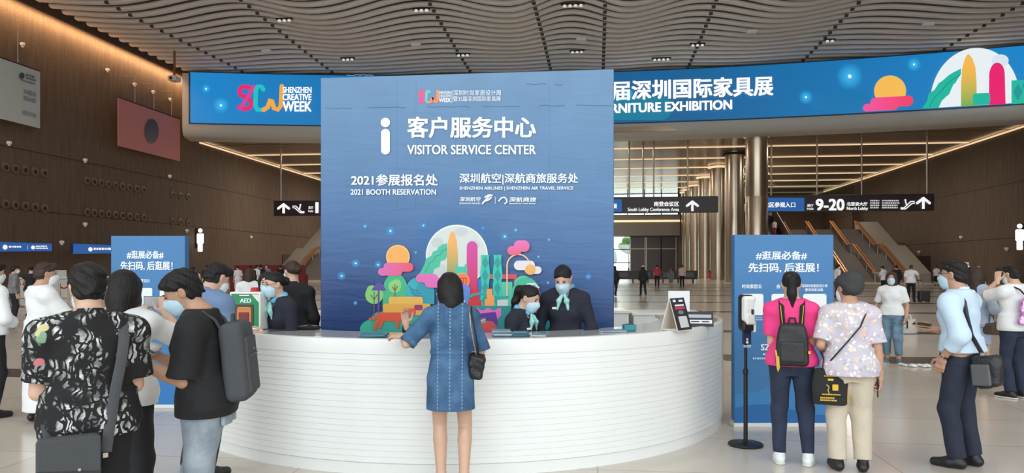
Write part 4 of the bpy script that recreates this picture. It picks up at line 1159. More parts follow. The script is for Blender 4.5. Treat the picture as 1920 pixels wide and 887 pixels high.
# AED cabinet on the left part of the counter
D0 = 6.72; p = at(467, D0, CT); e = empty('defibrillator_cabinet', p, TH - .12, 'white AED cabinet with green front on the left of the counter', 'cabinet')
AW, AH, AD = .148, .172, .085
sd = Sd(.0); sd.box((0, 0, AH), (AW, AD, AH), .016); sd.box((0, -AD, AH), (AW - .016, .02, AH - .018), .006, op='s'); sdobj('cabinet_box', sd, .006, WHITEP, e)
GRN = mat('aed_green', (22, 132, 82), .4)
b = MB(); b.box((0, -AD + .021, AH), (AW - .017, .003, AH - .019)); b.build('door_panel', GRN, e)
b = MB(); b.box((-.01, -AD + .016, .135), (.088, .003, .095), bev=.002); b.build('door_window', mat('dark_window', (58, 46, 40), .15), e)
sd = Sd(.01); sd.box((-.01, -AD + .012, .13), (.068, .006, .07), .006); sd.cone((-.06, -AD + .012, .20), (.04, -AD + .012, .20), .009, .009); sdobj('device_bag', sd, .005, mat('orange_case', (206, 132, 66), .6), e)
sd = Sd(.01); sd.box((-.01, -AD + .008, .115), (.05, .006, .048), .006); sdobj('device_body', sd, .005, mat('dark_red_device', (116, 28, 34), .35), e)
b = MB(); b.lathe((.055, 0, 2 * AH), [(.038, 0), (.038, .014), (.034, .016), (.034, .03), (.026, .038)], 24); b.build('beacon', mat('red_beacon', (186, 30, 40), .25), e, True)
Rm3 = Matrix.Rotation(e.rotation_euler.z, 3, 'Z'); L3 = Vector(e.location)
aed = lambda x, y, off=0.0: L3 + Rm3 @ Vector((-AW + 2 * AW * x, -AD + .0175 - off, 2 * AH * (1 - y)))
P = Print(aed, .0003, .0005); P.text('AED', .32, .17, .68, .28, LW, .03); P.rrect(.3, .08, .62, .105, .01, LW); P.poly([(.68, .05), (.95, .05), (.95, .3)], srgb(222, 224, 220)); bars(P, .30, .90, .78, .945, 1, LW, 3); P.build('cabinet_print', e)
# clear bottle, dark glove-like tray
p = on_counter(500, 614); e = empty('water_bottle', p, 0, 'clear water bottle beside the AED cabinet on the counter', 'bottle')
b = MB(); b.lathe((0, 0, 0), [(.028, 0), (.032, .006), (.032, .06), (.029, .068), (.032, .076), (.032, .13), (.014, .165), (.014, .172)], 24); b.build('bottle_body', mat('clear_plastic', (206, 214, 220), .1, alpha=.55), e, True)
b = MB(); b.lathe((0, 0, .172), [(.017, 0), (.017, .018), (.015, .02)], 18); b.build('bottle_cap', PAPER, e, True)
p = on_counter(575, 618); e = empty('folded_pouch', p, TH, 'black folded pouch lying on the counter before the left staff', 'pouch')
sd = Sd(.02); sd.ell((0, 0, .016), (.10, .05, .02)); sd.ell((.05, .0, .022), (.08, .035, .024)); sd.wrinkle(.004, 2); sd.cut((0, 0, .001), (0, 0, -1)); sdobj('pouch_body', sd, .006, cloth('black_cloth', (26, 26, 30)), e); b = MB(); b.tube([(-.09, -.02, .03), (0, -.035, .038), (.1, -.02, .036)], .003, 6); b.build('pouch_zip', RODM, e, True)
# ------------------------------------------------------------------ people
def skin_mat(name, c):
    m, nt, b = nodes_of(name)
    b.inputs['Base Color'].default_value = srgb(*c); b.inputs['Roughness'].default_value = .5
    b.inputs['Subsurface Weight'].default_value = .12; b.inputs['Subsurface Radius'].default_value = (.012, .005, .003); b.inputs['Subsurface Scale'].default_value = 1.0
    return m
SKIN = skin_mat('skin_light', (208, 168, 144)); SKIN2 = skin_mat('skin_tan', (190, 146, 120))
def hair_mat(name, c):
    m, nt, b = nodes_of(name)
    b.inputs['Base Color'].default_value = srgb(*c); b.inputs['Roughness'].default_value = .5; b.inputs['Specular IOR Level'].default_value = .3
    tc = nt.nodes.new('ShaderNodeTexCoord'); mp = nt.nodes.new('ShaderNodeMapping'); mp.inputs['Scale'].default_value = (160, 160, 14)
    n = nt.nodes.new('ShaderNodeTexNoise'); n.inputs['Scale'].default_value = 1; bp = nt.nodes.new('ShaderNodeBump'); bp.inputs['Strength'].default_value = .6; bp.inputs['Distance'].default_value = .01
    nt.links.new(tc.outputs['Object'], mp.inputs[0]); nt.links.new(mp.outputs[0], n.inputs['Vector']); nt.links.new(n.outputs['Fac'], bp.inputs['Height']); nt.links.new(bp.outputs[0], b.inputs['Normal'])
    return m
HBLACK = hair_mat('hair_black', (26, 23, 22)); HBROWN = hair_mat('hair_dark_brown', (58, 42, 34)); HGREY = hair_mat('hair_charcoal', (54, 54, 54))
MASKB = mat('mask_light_blue', (184, 212, 224), .8, bump=.2, bscale=60); MASKW = mat('mask_white', (222, 228, 230), .8)
EYEM = mat('eye_dark', (30, 24, 22), .25)

def nrm(v): v = np.array(v, dtype=float); return v / (np.linalg.norm(v) + 1e-9)
def ik(a, t, l1, l2, pole):
    a = np.array(a, float); t = np.array(t, float); d = t - a; L = np.linalg.norm(d)
    if L > (l1 + l2) * .995: t = a + d / L * (l1 + l2) * .995; d = t - a; L = np.linalg.norm(d)
    u = d / L; x = (l1 * l1 - l2 * l2 + L * L) / (2 * L); h = math.sqrt(max(0, l1 * l1 - x * x))
    p = np.array(pole, float); p = p - u * (p @ u); p = nrm(p)
    return a + u * x + p * h, t

class Body: pass
def skeleton(sex, lean, head, arms, legs, drop, build, twist=0.0):
    B = Body(); B.sex = sex; fem = sex == 'f'; B.w = build
    piv = np.array([0, 0, .95 - drop]); B.R = rotz(twist) @ rotx(-lean); B.fr = (B.R, piv); B.low = (np.eye(3), np.zeros(3)); B.drop = drop
    T = lambda p: B.R @ (np.array(p, float) - np.array([0, 0, drop]) - piv) + piv
    B.T = T
    sw = (.165 if fem else .188) * (build * .5 + .5)
    B.sh = {'L': T((-sw, -.005, 1.352)), 'R': T((sw, -.005, 1.352))}
    B.nb = T((0, -.012, 1.44)); B.nt = T((0, .008, 1.50))
    yaw, pitch, roll = head if len(head) == 3 else (*head, 0)
    B.H = rotz(yaw + twist) @ rotx(-pitch) @ roty(roll)
    B.nt = B.nt + np.array([0, .03 * math.sin(max(0, pitch)), -.02 * math.sin(max(0, pitch))])
    B.hc = B.nt + B.H @ np.array([0, .022, .088])
    B.h = lambda p: B.hc + B.H @ np.array(p, float)
    B.el = {}; B.wr = {}; B.hd = {}
    for s_, sg in (('L', -1), ('R', 1)):
        a = arms.get(s_, {})
        w = a.get('w', (sg * .235, .03, .83))
        w = np.array(w, float)
        if 'w' not in a: w = w - np.array([0, 0, drop])
        e, w = ik(B.sh[s_], w, .285, .255, a.get('p', (sg * .5, -1, -.3)))
        B.el[s_], B.wr[s_] = e, w
        d = nrm(a.get('d', (w - e) * .9 + np.array([0, 0, -.02]))); n = np.array(a.get('n', (-sg, .15, 0)), float); n = nrm(n - d * (n @ d))
        t = np.cross(d, n) * sg
        B.hd[s_] = (d, n, nrm(t), a.get('curl', .35), a.get('thumb', .5))
    B.hip = {}; B.kn = {}; B.an = {}; B.toe = {}
    for s_, sg in (('L', -1), ('R', 1)):
        g = legs.get(s_, {}); hp = np.array([sg * .088, 0, .88 - drop])
        an = np.array(g.get('a', (sg * .10, -.03, .085)), float)
        k, an = ik(hp, an, .40, .405, g.get('p', (sg * .1, 1, 0)))
        B.hip[s_], B.kn[s_], B.an[s_] = hp, k, an
        B.toe[s_] = g.get('toe', sg * -.18)       # turn out
    return B
def pelvis(B):
    f = B.sex == 'f'; w = B.w; d = B.drop
    return [(.79 - d, 0, 0, .10 * w, .08), (.86 - d, 0, -.012, (.168 if f else .158) * w, .112 * w), (.93 - d, 0, -.008, (.162 if f else .156) * w, .112 * w), (1.02 - d, 0, 0, (.138 if f else .15) * w, .098 * w)]
def chest(B):
    f = B.sex == 'f'; w = B.w; d = B.drop
    return [(.96 - d, 0, -.004, (.145 if f else .152) * w, .10 * w), (1.06 - d, 0, .0, (.124 if f else .146) * w, .092 * w), (1.16 - d, 0, .006, (.134 if f else .155) * w, .10 * w), (1.26 - d, 0, .010, (.146 if f else .168) * w, (.112 if f else .116) * w), (1.34 - d, 0, 0, (.148 if f else .168) * w, .096 * w), (1.40 - d, 0, -.008, (.112 if f else .125) * w, .074), (1.455 - d, 0, -.012, .062, .056)]
def torso(S_, B, e=0.0, k=.04, zcut=None):
    S_.loft(pelvis(B), None, 'u', .09, e); S_.loft(chest(B), B.fr, 'u', .09, e)
    for s_ in 'LR':
        mid = B.T((0, -.010, 1.385)); S_.cone(mid, B.sh[s_], .052 + e, .046 + e, k=.06); S_.cone(B.T((0, -.016, 1.435)), B.sh[s_], .042 + e, .030 + e, k=.05)
def hand(S_, B, s_, sc=1.0):
    d, n, t, c, th = B.hd[s_]; w = B.wr[s_]
    sg = 1
    Rm = np.stack([t, d, n], 1)
    S_.cone(w - d * .03, w + d * .02, .026, .026, k=.015)
    S_.box(w + d * .052, (.037, .044, .0125), .012, Rm, k=.02)
    for i, (u, L) in enumerate(((.030, .072), (.010, .080), (-.010, .075), (-.030, .060))):
        p = w + d * .090 + t * u; ang = c * .6; v = d; ps = [p - d * .02]
        for q, f in enumerate((.42, .32, .26)):
            dd = nrm(d * math.cos(ang) + n * math.sin(ang) + t * u * 1.2 * (1 - min(1, c)))
            p = p + dd * L * f; ps.append(p); ang += c * (1.0 if q == 0 else .8)
        for q in range(3): S_.cone(ps[q], ps[q + 1], .0092 - .0008 * q, .0088 - .0010 * q, k=.005)
    b0 = w + d * .022 + t * .028; d1 = nrm(d * .62 + t * .75 + n * .25 * (1 + th)); b1 = b0 + d1 * .045; d2 = nrm(d * .85 + t * (.35 - .3 * th) + n * .45 * th); b2 = b1 + d2 * .032; b3 = b2 + nrm(d2 + n * .3 * th) * .026
    S_.cone(b0, b1, .0145, .0105, k=.012); S_.cone(b1, b2, .0105, .0095, k=.005); S_.cone(b2, b3, .0095, .0075, k=.004)
def head_sd(S_, B):
    h = B.h; R = B.H
    S_.cone(B.nb, B.nt, .056, .052, k=.03); S_.cone(B.nt, h((0, -.02, -.03)), .052, .05, k=.03)
    S_.ell(h((0, -.014, .022)), (.074, .093, .088), R, k=.02); S_.ell(h((0, .024, -.035)), (.062, .07, .084), R, k=.03)
    S_.ell(h((0, .048, -.092)), (.034, .032, .028), R, k=.03)
    for sx in (-1, 1):
        S_.ell(h((sx * .031, .094, .004)), (.019, .012, .011), R, op='s', k=.012)
        S_.ell(h((sx * .075, -.012, -.014)), (.010, .020, .031), R @ roty(sx * .25), k=.008); S_.ell(h((sx * .083, -.004, -.012)), (.006, .010, .018), R, op='s', k=.004)
    S_.cone(h((0, .088, .012)), h((0, .106, -.026)), .008, .0125, k=.012)
    for sx in (-1, 1): S_.ell(h((sx * .011, .100, -.032)), (.008, .009, .007), R, k=.006)
    S_.ell(h((0, .088, -.058)), (.022, .010, .006), R, k=.006); S_.ell(h((0, .085, -.069)), (.019, .010, .007), R, k=.006)
def limb_sd(S_, B, s_):
    e, w, sh = B.el[s_], B.wr[s_], B.sh[s_]; bw = .8 + .2 * B.w; f = .90 if B.sex == 'f' else 1.0
    S_.cone(sh, e, .049 * bw * f, .040 * bw * f, k=.03); S_.cone(e, e + (w - e) * .35, .039 * f, .041 * bw * f, k=.008); S_.cone(e + (w - e) * .35, w, .041 * bw * f, .026 * f, k=.008)
def leg_sd(S_, B, s_, foot=True):
    hp, k, a = B.hip[s_], B.kn[s_], B.an[s_]; f = 1.0
    S_.cone(hp, k, .086 * B.w, .055, k=.04); m = k + (a - k) * .30; back = nrm(np.cross(a - k, (1, 0, 0))) * (1 if np.cross(a - k, (1, 0, 0))[1] < 0 else -1)
    S_.cone(k, m, .053, .056, k=.008); S_.ell(m + back * .012, (.046, .048, .105), k=.015); S_.cone(m, a, .055, .036, k=.008)
    if foot:
        t = B.toe[s_]; d = np.array([math.sin(-t), math.cos(t), 0]); h = a - np.array([0, 0, .085])
        S_.cone(a, h + d * .03 + np.array([0, 0, .05]), .038, .034, k=.03); S_.cone(h + d * .02 + np.array([0, 0, .045]), h + d * .145 + np.array([0, 0, .028]), .036, .026, k=.03); S_.cone(h - d * .03 + np.array([0, 0, .035]), h + d * .05 + np.array([0, 0, .035]), .033, .034, k=.02)
        S_.cut(h + np.array([0, 0, .008]), (0, 0, -1)) if False else None

def shoe(B, s_, m, parent, vox, sc, sole=None, low=0.0):
    t = B.toe[s_]; d = np.array([math.sin(-t), math.cos(t), 0]); g = np.array([0, 0, 1.0]); h = B.an[s_] - g * .085
    S_ = Sd(.025)
    S_.cone(h - d * .035 + g * .045, h + d * .06 + g * .045, .042, .046); S_.cone(h + d * .05 + g * .04, h + d * .165 + g * .030, .047, .036)
    if not low: S_.cone(h + g * .06, B.an[s_] + g * .005, .044, .046)
    S_.cut(h + g * .004, -g)
    V, Q = S_.mesh(vox); o = raw('shoe', V * sc, Q, m, parent)
    if sole:
        S_ = Sd(.02); S_.cone(h - d * .038 + g * .02, h + d * .06 + g * .02, .044, .048); S_.cone(h + d * .05 + g * .02, h + d * .168 + g * .02, .049, .039); S_.cut(h + g * .001, -g); S_.cut(h + g * .022, g)
        V, Q = S_.mesh(vox); raw('sole', V * sc, Q, sole, o)
    return o
def hair_sd(B, kind):
    h = B.h; R = B.H; S_ = Sd(.02)
    S_.ell(h((0, -.016, .026)), (.082, .101, .092), R)
    if kind in ('bob', 'long', 'shoulder'):
        L = {'bob': -.15, 'shoulder': -.20, 'long': -.34}[kind]
        S_.cone(h((0, -.03, .0)), h((0, -.035, -.08)), .094, .096, k=.04); S_.cone(h((0, -.05, -.06)), h((0, -.07, L)), .092, .075 if kind != 'long' else .085, k=.04)
        for sx in (-1, 1): S_.cone(h((sx * .062, .015, .03)), h((sx * .068, .012, max(L, -.16))), .032, .026, k=.03)
    if kind == 'short':
        S_.cone(h((0, .055, .082)), h((.03, .06, .075)), .036, .03, k=.03); S_.cone(h((0, -.06, -.02)), h((0, -.075, -.045)), .052, .045, k=.03)
    if kind == 'fluffy':
        S_.ell(h((0, -.014, .048)), (.082, .098, .074), R, k=.03); S_.cone(h((.03, .058, .078)), h((-.03, .062, .072)), .025, .026, k=.03); S_.cone(h((0, -.06, -.02)), h((0, -.075, -.05)), .052, .04, k=.03)
    # the face, ears and neck stay free
    S_.ell(h((0, .105, -.045)), (.068, .085, .105), R, op='s', k=.02)
    if kind in ('short', 'fluffy', 'pony', 'bun'):
        S_.ell(h((0, .128, -.030)), (.125, .092, .092), R, op='s', k=.015)
        S_.cut(h((0, -.085, -.046)), B.H @ np.array([0, .50, -.85]) * 1.0)
        for sx in (-1, 1): S_.ell(h((sx * .088, -.004, -.03)), (.022, .036, .05), R, op='s', k=.01)
    else:
        S_.cut(h((0, .062, -.05)), B.H @ np.array([0, 1, -.35]), .02)
    if kind == 'pony':
        S_.cone(h((0, -.10, .045)), h((0, -.14, .02)), .034, .038, k=.03); S_.cone(h((0, -.14, .02)), h((0, -.13, -.10)), .042, .040, k=.03); S_.cone(h((0, -.13, -.10)), h((.004, -.11, -.24)), .040, .012, k=.02)
    if kind == 'bun': S_.ell(h((0, -.125, .01)), (.044, .040, .042), R, k=.015)
    if kind in ('short', 'fluffy'):
        F_ = Sd(.01); F_.ell(h((0, -.016, -.004)), (.0775, .097, .100), R); F_.cut(h((0, -.07, -.082)), B.H @ np.array([0, .25, -.95])); F_.cut(h((0, -.012, 0)), B.H @ np.array([0, 1, -.25]))
        for sx in (-1, 1): F_.ell(h((sx * .088, .004, -.025)), (.022, .030, .042), R, op='s', k=.008)
        S_.put(F_.val, 'u', .012); S_.wrinkle(.0035, 4.5, 2)
    S_.wrinkle(.0028, 2.2, 1)
    return S_
def mask_sd(B):
    h = B.h; R = B.H; S_ = Sd(.01)
    S_.ell(h((0, .034, -.055)), (.066, .082, .076), R); S_.cone(h((0, .095, -.01)), h((0, .108, -.035)), .012, .016, k=.03); S_.ell(h((0, .052, -.098)), (.042, .038, .030), R, k=.03)
    S_.cut(h((0, .026, -.06)), B.H @ np.array([0, -1, .12])); S_.cut(h((0, .08, -.008)), B.H @ np.array([0, -.25, 1])); S_.cut(h((0, .05, -.128)), B.H @ np.array([0, 0, -1]))
    for sx in (-1, 1):
        S_.cone(h((sx * .062, .035, -.02)), h((sx * .080, -.008, .018)), .0026, .0026, k=0); S_.cone(h((sx * .056, .035, -.09)), h((sx * .080, -.012, -.045)), .0026, .0026, k=0)
        S_.cone(h((sx * .080, -.008, .018)), h((sx * .080, -.03, -.01)), .0026, .0026, k=0)
    return S_
def top_sd(B, hem=.86, sleeve=.5, ease=.016, flare=0.0, collar=False, neck=.066, slip=.010, wr=.004, vneck=0.0):
    S_ = Sd(.03); d = B.drop
    pe = [(z, x, y, rx + flare * max(0, (1.02 - d - z)) , ry + flare * max(0, (1.02 - d - z))) for z, x, y, rx, ry in pelvis(B)]
    pe[0] = (pe[0][0], 0, -.006, pe[1][3] + flare * .05, pe[1][4] + flare * .05)
    pe = [(min(pe[0][0], hem - .03), *pe[0][1:])] + pe[1:]
    S_.loft(pe, None, 'u', .09, ease + .003)
    for s_ in 'LR': S_.cone(B.hip[s_], B.hip[s_] + (B.kn[s_] - B.hip[s_]) * .6, .086 * B.w + ease + .008, .072 * B.w + ease + .010 + flare * .2, k=.07)
    ch = chest(B)
    ch = [(z, x, y, max(rx, .13 * B.w if z < 1.2 - d else 0), ry) if B.sex == 'f' and flare > 0 else (z, x, y, rx, ry) for z, x, y, rx, ry in ch]
    S_.loft(ch, B.fr, 'u', .09, ease)
    if B.sex == 'f':
        for sx in (-1, 1): S_.ell(B.T((sx * .068, .085, 1.235)), (.062, .05, .062), B.R, k=.04)
    for s_ in 'LR':
        sh, e, w = B.sh[s_], B.el[s_], B.wr[s_]
        S_.cone(B.T((0, -.010, 1.385)), sh, .052 + ease, .048 + ease, k=.06); S_.cone(B.T((0, -.016, 1.435)), sh, .042 + ease, .032 + ease, k=.05)
        bw = .8 + .2 * B.w; f = .92 if B.sex == 'f' else 1.0
        if sleeve <= 1:
            p = sh + (e - sh) * sleeve; S_.cone(sh, p, (.049 + ease) * bw * f, (.052 + slip + ease * .6) * bw * f, k=.03, flat=0.0)
        else:
            S_.cone(sh, e, (.049 + ease) * bw * f, (.045 + ease) * bw * f, k=.03); q = e + (w - e) * (sleeve - 1); S_.cone(e, q, (.045 + ease) * f, (.045 + ease + (.028 - .045) * (sleeve - 1)) * f, k=.03, flat=0.0)
    S_.wrinkle(wr, 1.0, 3)
    S_.cut((0, 0, hem), (0, 0, -1))
    up = B.R @ np.array([0, -.12, 1.0])
    S_.cut(B.T((0, 0, 1.462)), up, .01)
    if collar:
        S_.cone(B.T((0, -.012, 1.425)), B.T((0, -.016, 1.487)), .074, .066, k=.02, flat=0.0); S_.cone(B.T((0, -.004, 1.44)), B.T((0, .01, 1.55)), .056, .066, op='s')
    else: S_.cone(B.T((0, .0, 1.435)), B.T((0, .02, 1.56)), neck, neck + .02, op='s', k=.01)
    if vneck: S_.ell(B.T((0, .085, 1.43)), (.055, .06, vneck), B.R, op='s', k=.01)
    return S_
def legs_sd(B, waist=1.0, ease=.012, knee=.012, hem=.09, hemr=.052, wr=.005):
    S_ = Sd(.03); d = B.drop
    S_.loft(pelvis(B) + [(1.06 - d, 0, 0, .142 * B.w, .10 * B.w)], None, 'u', .04, ease)
    for s_ in 'LR':
        hp, k, a = B.hip[s_], B.kn[s_], B.an[s_]
        S_.cone(hp, k, .086 * B.w + ease, .058 + knee, k=.03)
        t = (hem - .085) / max(.05, np.linalg.norm(k - a)); q = a + (k - a) * t
        if knee < .006: m = k + (a - k) * .3; S_.cone(k, m, .058 + knee, .061 + knee, k=.03); S_.cone(m, q, .061 + knee, hemr, k=.03, flat=0.0)
        else: S_.cone(k, q, .060 + knee, hemr, k=.03, flat=0.0)
    S_.wrinkle(wr, .9, 5)
    S_.cut((0, 0, waist - d), (0, 0, 1))
    return S_
def skirt_sd(B, waist, hem, hr, ease=.014, hy=None):
    S_ = Sd(.03); w = B.w
    S_.loft([(hem - .01, 0, -.005, hr, hy or hr * .8), (.72, 0, -.01, hr * .5 + .5 * (.178 * w + ease), .125 * w + ease), (.88, 0, -.012, .170 * w + ease, .116 * w + ease), (1.0, 0, 0, .138 * w + ease, .098 * w + ease), (1.07, 0, 0, .128 * w + ease, .093 * w + ease)])
    S_.wrinkle(.004, .8, 2); S_.cut((0, 0, hem), (0, 0, -1)); S_.cut((0, 0, waist), (0, 0, 1))
    return S_

def person(label, px, D, face, H=1.66, sex='m', lean=0.0, head=(0, .1), arms={}, legs={}, drop=0.0, build=1.0, hair=('short', HBLACK), top=None, bottom=None, shoes=None, mask=None, skin=SKIN, vox=.008, z=0.0, extra=None, glasses=False, group=None, loc=None, twist=0.0, far=False, sole=None, barefoot=False):
    bearing = math.atan(-(px - 960) / F)
    e = empty('person', loc if loc is not None else at(px, D, z), TH + bearing + math.radians(face), label, 'person', group)
    sc = H / 1.70
    B = skeleton(sex, lean, head, arms, legs, drop, build, twist); B.sc = sc; B.e = e; B.vox = vox
    S_ = Sd(.03)
    torso(S_, B, -.004); head_sd(S_, B) if not far else (S_.cone(B.nb, B.h((0, -.01, -.03)), .055, .05), S_.ell(B.h((0, -.014, .022)), (.074, .093, .088), B.H, k=.02), S_.ell(B.h((0, .028, -.045)), (.060, .07, .085), B.H, k=.03))
    for s_ in 'LR': limb_sd(S_, B, s_); leg_sd(S_, B, s_)
    if far:
        for s_ in 'LR': hand(S_, B, s_)
    V, Q = S_.mesh(vox * 1.15)
    if not far:
        vh = min(vox * .55, .0062)
        for s_ in 'LR':
            Hs = Sd(.01); hand(Hs, B, s_); Hs.cone(B.wr[s_] + (B.el[s_] - B.wr[s_]) * .2, B.wr[s_], .031 if sex == 'm' else .028, .0265, k=.01)
            V2, Q2 = Hs.mesh(vh); Q = np.concatenate([Q, Q2 + len(V)]); V = np.concatenate([V, V2])
        if vox < .012:        # the head again, finer, round the same shape
            Hs = Sd(.03); head_sd(Hs, B); V2, Q2 = Hs.mesh(.0052); Q = np.concatenate([Q, Q2 + len(V)]); V = np.concatenate([V, V2])
    raw('body', V * sc, Q, skin, e)
    hv = vox * .8 if not far else vox
    if hair: B.hair = sdobj('hair', hair_sd(B, hair[0]), hv, hair[1], e, sc)
    if mask: sdobj('face_mask', mask_sd(B), min(hv, .005) if not far else vox * .8, mask, e, sc)
    if not far and vox < .012:
        for sx in (-1, 1):
            b = MB(); b.lathe(tuple(B.h((sx * .031, .079, .003)) * sc), [(.0005, -.0055), (.008, -.003), (.0095, 0), (.008, .003), (.0005, .0055)], 10); b.build('eye', EYEM, e, True)
            b = MB(); b.tube([tuple(B.h(q) * sc) for q in ((sx * .016, .0905, .022), (sx * .032, .0885, .027), (sx * .047, .078, .023))], [.0028, .0034, .002], 6); b.build('eyebrow', hair[1] if hair else HBLACK, e, True)
    if glasses:
        b = MB()
        for sx in (-1, 1):
            c = [tuple(B.h((sx * .033 + .021 * math.cos(a), .098, .0 + .015 * math.sin(a))) * sc) for a in [2 * PI * i / 14 for i in range(15)]]
            b.tube(c, .0014, 5); b.tube([tuple(B.h((sx * .054, .096, .006)) * sc), tuple(B.h((sx * .078, .0, .006)) * sc)], .0014, 5)
        b.tube([tuple(B.h((-.012, .1, .004)) * sc), tuple(B.h((.012, .1, .004)) * sc)], .0014, 5); b.build('glasses', mat('glasses_frame', (70, 60, 54), .3, metal=.5), e)
    if top: nm, m, kw = top; sdobj(nm, top_sd(B, **kw), vox, m, e, sc)
    if bottom: nm, m, kw = bottom; sdobj(nm, (skirt_sd if nm in ('skirt', 'dress_skirt', 'robe_skirt') else legs_sd)(B, **kw), vox, m, e, sc)
    if shoes:
        for s_ in 'LR': shoe(B, s_, shoes, e, vox * .8 if not far else vox, sc, sole)
    if extra: extra(B)
    return B
def wpt(B, p):      # body point -> world
    return B.e.matrix_basis @ Vector(tuple(float(v) * B.sc for v in p))
def child_mb(B, name, m, fn):
    b = MB(); fn(b); b.V = [tuple(float(c) * B.sc for c in v) for v in b.V]; return b.build(name, m, B.e, True)
def thing_at(name, label, cat, B, p=(0, 0, 0), group=None):
    e = empty(name, wpt(B, p), B.e.rotation_euler.z, label, cat, group); e['_'] = 0; del e['_']
    return e
# ---- cloth patterns
def tex(nt, kind, scale, **kw):
    n = nt.nodes.new('ShaderNodeTex' + kind)
    n.inputs['Scale'].default_value = scale
    for k, v in kw.items(): n.inputs[k].default_value = v
    return n
def ramp(nt, src, stops):
    r = nt.nodes.new('ShaderNodeValToRGB'); el = r.color_ramp.elements
    el[0].position, el[0].color = stops[0]; el[1].position, el[1].color = stops[-1]
    for p, c in stops[1:-1]: q = el.new(p); q.color = c
    nt.links.new(src, r.inputs['Fac']); return r
def mixc(nt, f, a, b):
    m = nt.nodes.new('ShaderNodeMix'); m.data_type = 'RGBA'
    nt.links.new(f, m.inputs[0])
    for i, v in ((6, a), (7, b)):
        if isinstance(v, tuple): m.inputs[i].default_value = v
        else: nt.links.new(v, m.inputs[i])
    return m.outputs[2]
def math2(nt, op, a, b):
    m = nt.nodes.new('ShaderNodeMath'); m.operation = op
    for i, v in enumerate((a, b)):
        if isinstance(v, (int, float)): m.inputs[i].default_value = v
        else: nt.links.new(v, m.inputs[i])
    return m.outputs[0]
def dark_floral():
    m, nt, b = nodes_of('black_leaf_print_cloth'); tc = nt.nodes.new('ShaderNodeTexCoord'); o = tc.outputs['Object']
    b.inputs['Roughness'].default_value = .85
    # blades of leaves fanning inside large random patches
    w = tex(nt, 'Noise', 9, Detail=2, Distortion=.3); nt.links.new(o, w.inputs['Vector'])
    ad = nt.nodes.new('ShaderNodeMixRGB') if False else nt.nodes.new('ShaderNodeVectorMath'); ad.operation = 'MULTIPLY_ADD'
    nt.links.new(w.outputs['Color'], ad.inputs[0]); ad.inputs[1].default_value = (.10, .10, .10); nt.links.new(o, ad.inputs[2])
    v = tex(nt, 'Voronoi', 15); v.feature = 'F1'; nt.links.new(ad.outputs[0], v.inputs['Vector'])
    v2 = tex(nt, 'Voronoi', 15); v2.feature = 'DISTANCE_TO_EDGE'; nt.links.new(ad.outputs[0], v2.inputs['Vector'])
    wv = tex(nt, 'Wave', 11, Distortion=10, Detail=3); wv.inputs['Detail Scale'].default_value = 1.2; nt.links.new(ad.outputs[0], wv.inputs['Vector'])
    big = tex(nt, 'Noise', 8.3, Detail=1); nt.links.new(o, big.inputs['Vector'])
    mask = ramp(nt, big.outputs['Fac'], [(.455, (0, 0, 0, 1)), (.52, (1, 1, 1, 1))]).outputs[0]
    strokes = ramp(nt, wv.outputs['Fac'], [(.36, (0, 0, 0, 1)), (.5, (1, 1, 1, 1))]).outputs[0]
    edge = ramp(nt, v2.outputs['Distance'], [(.06, (0, 0, 0, 1)), (.10, (1, 1, 1, 1))]).outputs[0]
    f = math2(nt, 'MULTIPLY', math2(nt, 'MULTIPLY', mask, strokes), edge)
    tone = tex(nt, 'Noise', 22, Detail=2); nt.links.new(o, tone.inputs['Vector'])
    leaf = ramp(nt, tone.outputs['Fac'], [(.35, srgb(92, 96, 94)), (.5, srgb(158, 162, 158)), (.65, srgb(214, 216, 212))]).outputs[0]
    c = mixc(nt, f, srgb(22, 21, 23), leaf)
    vs = tex(nt, 'Voronoi', 8); nt.links.new(ad.outputs[0], vs.inputs['Vector'])
    dot = ramp(nt, vs.outputs['Distance'], [(.19, (1, 1, 1, 1)), (.22, (0, 0, 0, 1))]).outputs[0]
    sp = nt.nodes.new('ShaderNodeSeparateColor'); nt.links.new(vs.outputs['Color'], sp.inputs[0])
    pick = ramp(nt, sp.outputs[0], [(.0, srgb(44, 150, 210)), (.62, srgb(44, 150, 210)), (.63, srgb(196, 116, 118)), (.76, srgb(200, 190, 140)), (.88, srgb(130, 160, 136))])
    pick.color_ramp.interpolation = 'CONSTANT'
    on = ramp(nt, sp.outputs[1], [(.62, (0, 0, 0, 1)), (.63, (1, 1, 1, 1))]).outputs[0]
    c = mixc(nt, math2(nt, 'MULTIPLY', dot, on), c, pick.outputs[0])
    nt.links.new(c, b.inputs['Base Color']); return m
